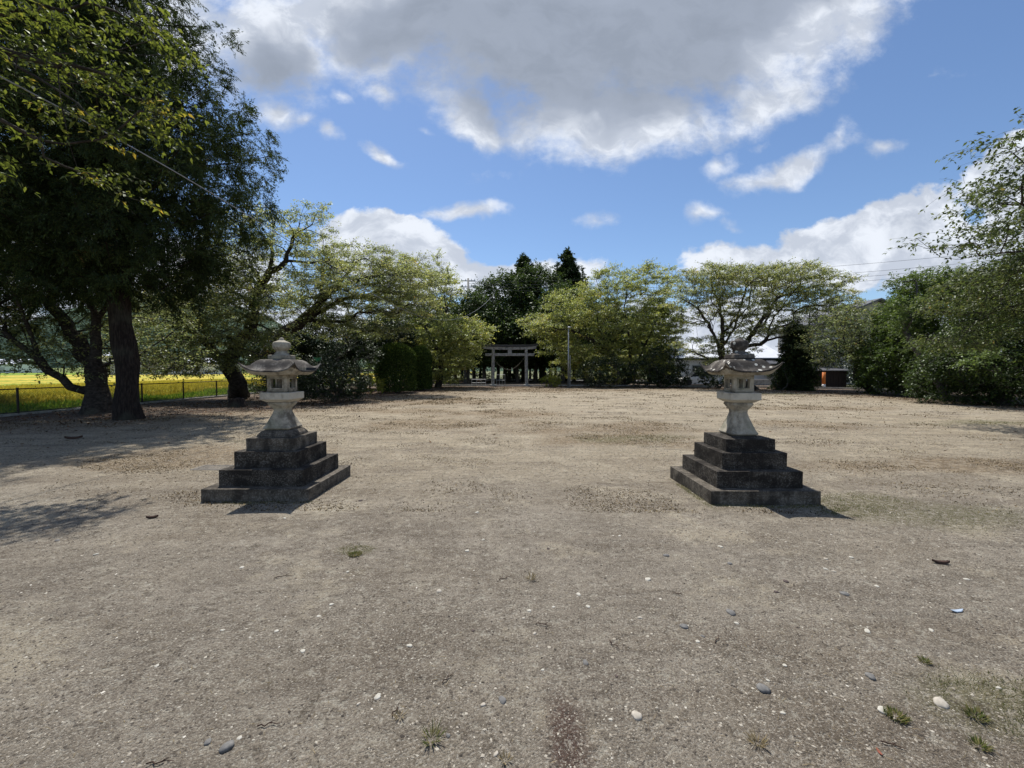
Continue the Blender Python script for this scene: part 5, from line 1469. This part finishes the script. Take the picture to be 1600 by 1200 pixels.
PE = [(590, 1087, 13, 0), (785, 1095, 16, 1), (755, 1102, 10, 3), (1192, 1075, 24, 1), (1380, 1110, 20, 0), (1470, 1100, 24, 3), (1360, 1058, 18, 1), (995, 1120, 20, 3), (355, 1167, 26, 1), (325, 1160, 14, 1),
      (374, 1153, 9, 0), (1228, 908, 10, 2), (1012, 905, 11, 0), (1126, 854, 9, 0), (1151, 974, 8, 0), (1090, 1001, 8, 0), (1069, 978, 15, 1), (1098, 993, 7, 1), (1355, 987, 11, 0), (1226, 1038, 8, 0), (963, 1058, 7, 2),
      (915, 1037, 12, 1), (954, 1125, 7, 0), (1172, 1208, 10, 3), (1223, 1114, 9, 0), (739, 987, 7, 2), (686, 925, 10, 3), (730, 861, 9, 0), (745, 802, 7, 0), (755, 844, 6, 0), (857, 857, 6, 2), (835, 990, 7, 3), (865, 948, 6, 0),
      (904, 929, 9, 0), (919, 948, 8, 0), (827, 955, 8, 0), (818, 967, 6, 3), (1000, 965, 8, 3), (1041, 868, 10, 1), (1320, 928, 14, 1), (1290, 888, 7, 0), (1303, 892, 7, 3), (1370, 915, 8, 0), (1330, 871, 8, 0), (473, 1018, 10, 0),
      (432, 988, 8, 0), (518, 944, 8, 0), (498, 963, 7, 0), (348, 987, 7, 0), (378, 887, 8, 0), (563, 784, 7, 2), (543, 895, 6, 0), (1142, 958, 16, 1), (1290, 873, 7, 3), (640, 1008, 10, 0), (848, 1048, 7, 0), (560, 1098, 7, 3),
      (1213, 925, 8, 2), (1140, 880, 9, 1), (1200, 1062, 7, 0), (775, 1180, 10, 3), (1455, 985, 8, 0), (1560, 1075, 8, 0), (1510, 905, 8, 0), (150, 868, 8, 0), (90, 845, 8, 1), (245, 1042, 8, 0), (700, 1150, 9, 1), (445, 812, 6, 0), (968, 838, 6, 0)]
def where(px, py):
    side = 'left' if px < 530 else ('middle' if px < 1060 else 'right')
    dep = 'near the bottom edge' if py > 1090 else ('in the front third' if py > 980 else ('in the mid foreground' if py > 890 else 'level with the plinths'))
    return side, dep
seen = {}
for i, (px, py, w, mi) in enumerate(PE):
    side, dep = where(px, py)
    near_l = min([(math.hypot(px - q[0], py - q[1]), q) for q in PE if q[:2] != (px, py)])
    q = near_l[1]; dx = q[0] - px; dy = q[1] - py
    rel = ('left' if dx > 0 else 'right') if abs(dx) > abs(dy) else ('behind' if dy > 0 else 'in front')
    rel = {'left': 'left of', 'right': 'right of', 'behind': 'behind', 'in front': 'in front of'}[rel]
    size = 'large' if w >= 16 else ('small' if w < 8 else 'medium')
    lab = f'{size} {cw[mi]} pebble, {side} {dep}, {rel} a {cw[q[3]]} one'
    if lab in seen:
        lab = f'{size} {cw[mi]} pebble {dep}, {round(px / 16)} percent across, {rel} a {cw[q[3]]} one'
    seen[lab] = 1
    pebble(px, py, w, mi, lab, .42 if mi else .3, 1000 + i)

# bark chip, plastic scrap, stump, twigs
def chip(px, py, w, label, name, mat, h=.25, ang=.1, cat='debris', seed=1):
    g = gnd(px, py); a = M_(w, g[1]) * .5; r = np.random.default_rng(seed)
    rgs = []
    for k in range(7):
        t = -1 + k / 3; q = (1 - abs(t) ** 2.5) * .28 + .05
        z = a * .18 * t * t
        rgs.append([(t * a, -a * q * (1 + r.normal(0, .15)), z), (t * a, a * q * (1 + r.normal(0, .15)), z), (t * a, a * q * .6, z + a * h), (t * a, -a * q * .7, z + a * h * .9)])
    o = MB().rings(rgs).build(name, mat, bevel=a * .04)
    o.location = (g[0], g[1], float(gh(g[0], g[1])) + .004); o.rotation_euler = (0, 0, ang)
    tag(o, label, cat)
chip(1470, 880, 24, 'curved brown bark chip lying on the dirt right of the grass patch', 'bark_chip', MP_chip, .3, -.2)
chip(1495, 956, 22, 'bluish white plastic scrap on the dirt near the right edge', 'plastic_scrap', plain('bluish_plastic', (.42, .50, .60), .4), .12, .1)
chip(1374, 1176, 14, 'reddish dead leaf near the bottom right corner', 'dead_leaf', plain('red_leaf', (.25, .08, .05), .8), .1, 1.4)
chip(115, 686, 22, 'dark forked fallen twig in the shade at the far left', 'fallen_twig', MP_chip, .3, .4)
chip(238, 812, 16, 'dark crumpled fallen leaf on the dirt left of the left plinth', 'fallen_leaf', MP_chip, .4, .4)
# small fallen twigs
TW = [(445, 902, 30, .5), (850, 978, 26, -.3), (1120, 1000, 20, .8), (420, 1135, 34, .2), (620, 1110, 26, 1.2), (960, 1010, 22, -1.0), (455, 720, 16, .2), (790, 905, 24, .6), (1395, 1165, 30, -.5), (250, 1195, 40, .1), (700, 1060, 26, .9), (1060, 930, 18, -.6)]
wt = ['in the left foreground', 'ahead in the middle foreground', 'beside the largest grey pebble', 'near the bottom left', 'left of the bottom middle', 'at the middle right of centre', 'by the left plinth', 'mid court left of centre',
      'at the mossy clump bottom right', 'at the bottom edge, left', 'front, just left of centre', 'mid foreground right of centre']
for i, ((px, py, w, a), wd) in enumerate(zip(TW, wt)):
    g = gnd(px, py); L = M_(w, g[1]); r = np.random.default_rng(50 + i)
    p = [(-L / 2 + L * k / 6, r.normal(0, L * .05), .006 + abs(r.normal(0, .004))) for k in range(7)]
    mb = MB().tube(p, [.0028, .003, .0028, .0025, .002, .0016, .001], 5)
    mb.tube([p[3], (p[3][0] + L * .15, L * .12, .012), (p[3][0] + L * .22, L * .2, .01)], [.002, .0015, .0008], 4)
    o = mb.build('fallen_twig', MP_chip); o.location = (g[0], g[1], float(gh(g[0], g[1]))); o.rotation_euler = (0, 0, a)
    tag(o, f'thin brown fallen twig lying {wd}', 'twig', 'twigs fallen on the dirt')
# old stump heap
g = gnd(370, 636)
sb2 = MB()
r = np.random.default_rng(66)
sb2.lathe([(.42, -.05), (.36, .08), (.30, .22), (.27, .34), (.22, .37), (.1, .33), (.03, .30)], 14)
sb2.v = [(x * (1 + .12 * math.sin(5 * math.atan2(y, x))) , y * (1 + .12 * math.cos(4 * math.atan2(y, x))), z + r.normal(0, .015)) for x, y, z in sb2.v]
o = sb2.build('tree_stump', MB_cedar, smooth=False); o.location = (g[0], g[1], 0); tag(o, 'low reddish rotten stump among fallen leaves left of the left lantern', 'stump')

# grass in tufts
def scatter_grass(name, n, regions, h, w, mat, seed, lean=.9):
    r = np.random.default_rng(seed); X = []; Yv = []
    per = n // len(regions)
    for (cx, cy, rx, ry, sd) in regions:
        x = cx + rx * 1.1 * r.uniform(-1, 1, per * 3); y = cy + ry * 1.1 * r.uniform(-1, 1, per * 3)
        m_ = spot(cx, cy, rx, ry, sd, x, y) * (fbm(x, y, 6 / max(1, cy / 6), 3, sd + 5) > .48)
        k = r.random(len(x)) < m_ * .6
        q_ = min(per, int(rx * ry * 8000) + 60)
        X.append(x[k][:q_]); Yv.append(y[k][:q_])
    x = np.concatenate(X); y = np.concatenate(Yv); n = len(x)
    P = np.stack([x, y, gh(x, y) - .003], 1)
    sc_ = np.clip(y / 5, .8, 3)
    o = blades(name, P, h * r.uniform(.4, 1.2, n) * sc_ ** .5, w * sc_, ML[mat], lean=lean, r=r)
    tag(o, kind='stuff')
scatter_grass('grass', 42000, GREEN, .028, .0035, 'grass', 71, 1.4)
# crumbs of dead grass, bark and leaf over the sandy middle of the court
r = np.random.default_rng(75)
n = 520000
y = 4.5 + 33 * r.random(n) ** 1.15; x = r.uniform(-1.3, 1.3, n) * y
x = np.clip(x, -30, 30)
d = inside_dist(x, y)
cl = fbm(x, y, 1.6, 4, 95); st_ = fbm(x * .35, y * 1.5 + x * .35, 1.2, 4, 96)
pr = (.06 + .5 * ochre_at(x, y) + .40 * sst(st_, .54, .68)) * sst(cl, .40, .62) + .25 * sst(d, 5, 1) * sst(cl, .35, .6)
pr = pr * (d > -.5)
k = r.random(n) < pr * 1.5
x, y = x[k], y[k]; n = len(x)
A = nrm(np.stack([r.normal(size=n), r.normal(size=n), np.abs(r.normal(0, .35, n))], 1)); B = nrm(np.cross(A, UP + r.normal(size=(n, 3)) * .5))
V, F = kites(np.stack([x, y, gh(x, y) + .003], 1), A, B, r.uniform(.018, .05, n) * np.clip(y / 10, .7, 2.0), r.uniform(.007, .02, n) * np.clip(y / 10, .8, 2.2), .25)
tag(link('ground_debris', fast_mesh('ground_debris', V, F, rnd=r.random(n)), ML['debris']), kind='stuff')
# dry wisps over the whole near court
r = np.random.default_rng(72)
n = 14000
x, y = near_field(n, r, 1.0, 14, 1.3)
k = r.random(n) < (fbm(x, y, .9, 3, 93) - .3) * 2
x, y = x[k], y[k]; n = len(x)
th = r.uniform(0, 6.28, n)
A = nrm(np.stack([np.cos(th), np.sin(th), r.uniform(.0, .35, n)], 1)); B = nrm(np.cross(A, UP + r.normal(size=(n, 3)) * .3))
V, F = kites(np.stack([x, y, gh(x, y) + .001], 1), A, B, r.uniform(.012, .045, n), r.uniform(.0012, .0025, n) * np.clip(y / 4, 1, 3))
tag(link('dry_grass', fast_mesh('dry_grass', V, F, rnd=r.random(n)), ML['drygrass']), kind='stuff')
# tufts: countable clumps read as individual plants near the camera
def tuft(px, py, w, label, mat='grass', seed=0, nb=60, h=.07):
    g = gnd(px, py); r = np.random.default_rng(seed); a = M_(w, g[1]) * .5
    q = a * .4 * np.sqrt(r.random(nb)); t = r.uniform(0, 6.28, nb)
    P = np.stack([q * np.cos(t), q * np.sin(t), np.zeros(nb)], 1)
    A = nrm(np.stack([np.cos(t) * r.uniform(.3, 1.6, nb), np.sin(t) * r.uniform(.3, 1.6, nb), np.ones(nb) * .8], 1)); B = nrm(np.cross(A, UP + .3 * r.normal(size=(nb, 3))))
    V, F = kites(P, A, B, r.uniform(.4, 1.1, nb) * min(h, a), .003 + a * .02)
    o = link('grass_tuft', fast_mesh('grass_tuft', V, F, rnd=r.random(nb)), ML[mat]); o.location = (g[0], g[1], float(gh(g[0], g[1])))
    tag(o, label, 'grass tuft', 'small grass tufts in the dirt')
tuft(675, 1155, 50, 'green grass tuft near the bottom, left of centre', 'grass', 1, 50, .09)
tuft(625, 1120, 26, 'thin brownish grass tuft left of the green one', 'drygrass', 2, 24, .09)
tuft(830, 905, 26, 'pale straw coloured tuft in the middle foreground', 'drygrass', 3, 40, .06)
tuft(1400, 1120, 60, 'dense dark green mossy tuft beside the white stone, bottom right', 'grass', 4, 220, .03)
tuft(1525, 1120, 55, 'flat green tuft near the bottom right corner', 'grass', 5, 140, .04)
tuft(1530, 1165, 40, 'small green tuft below the flat one, bottom right corner', 'grass', 6, 90, .04)
tuft(1445, 1035, 30, 'little dark tuft in the right foreground', 'grass', 7, 90, .03)
tuft(790, 1190, 30, 'short dry tuft at the bottom edge, centre', 'drygrass', 8, 30, .05)
tuft(555, 868, 44, 'flat olive tuft right of the left plinth', 'grass', 9, 260, .03)
tuft(1185, 1165, 40, 'wiry straw tuft at the bottom right of centre', 'drygrass', 10, 50, .06)

# leaf litter round the edge of the court
r = np.random.default_rng(73)
n = 90000
x = r.uniform(-19, 24, n); y = r.uniform(8, 40, n)
d = inside_dist(x, y)
pr = sst(d, 3.2, -.3) * .9 * (d > -7) * (fbm(x, y, .8, 3, 94) * 1.4) + .015 * (d > 3)
pr = np.where((x < -6) & (d < 1), pr * 1.0, pr * .8)
k = r.random(n) < pr
x, y = x[k], y[k]; n = len(x)
A = nrm(np.stack([r.normal(size=n), r.normal(size=n), r.normal(0, .35, n)], 1)); B = nrm(np.cross(A, UP + r.normal(size=(n, 3)) * .5))
V, F = kites(np.stack([x, y, gh(x, y) + .012], 1), A, B, r.uniform(.05, .10, n), r.uniform(.03, .05, n), .2)
tag(link('leaf_litter', fast_mesh('leaf_litter', V, F, rnd=r.random(n)), ML['litter']), kind='stuff')
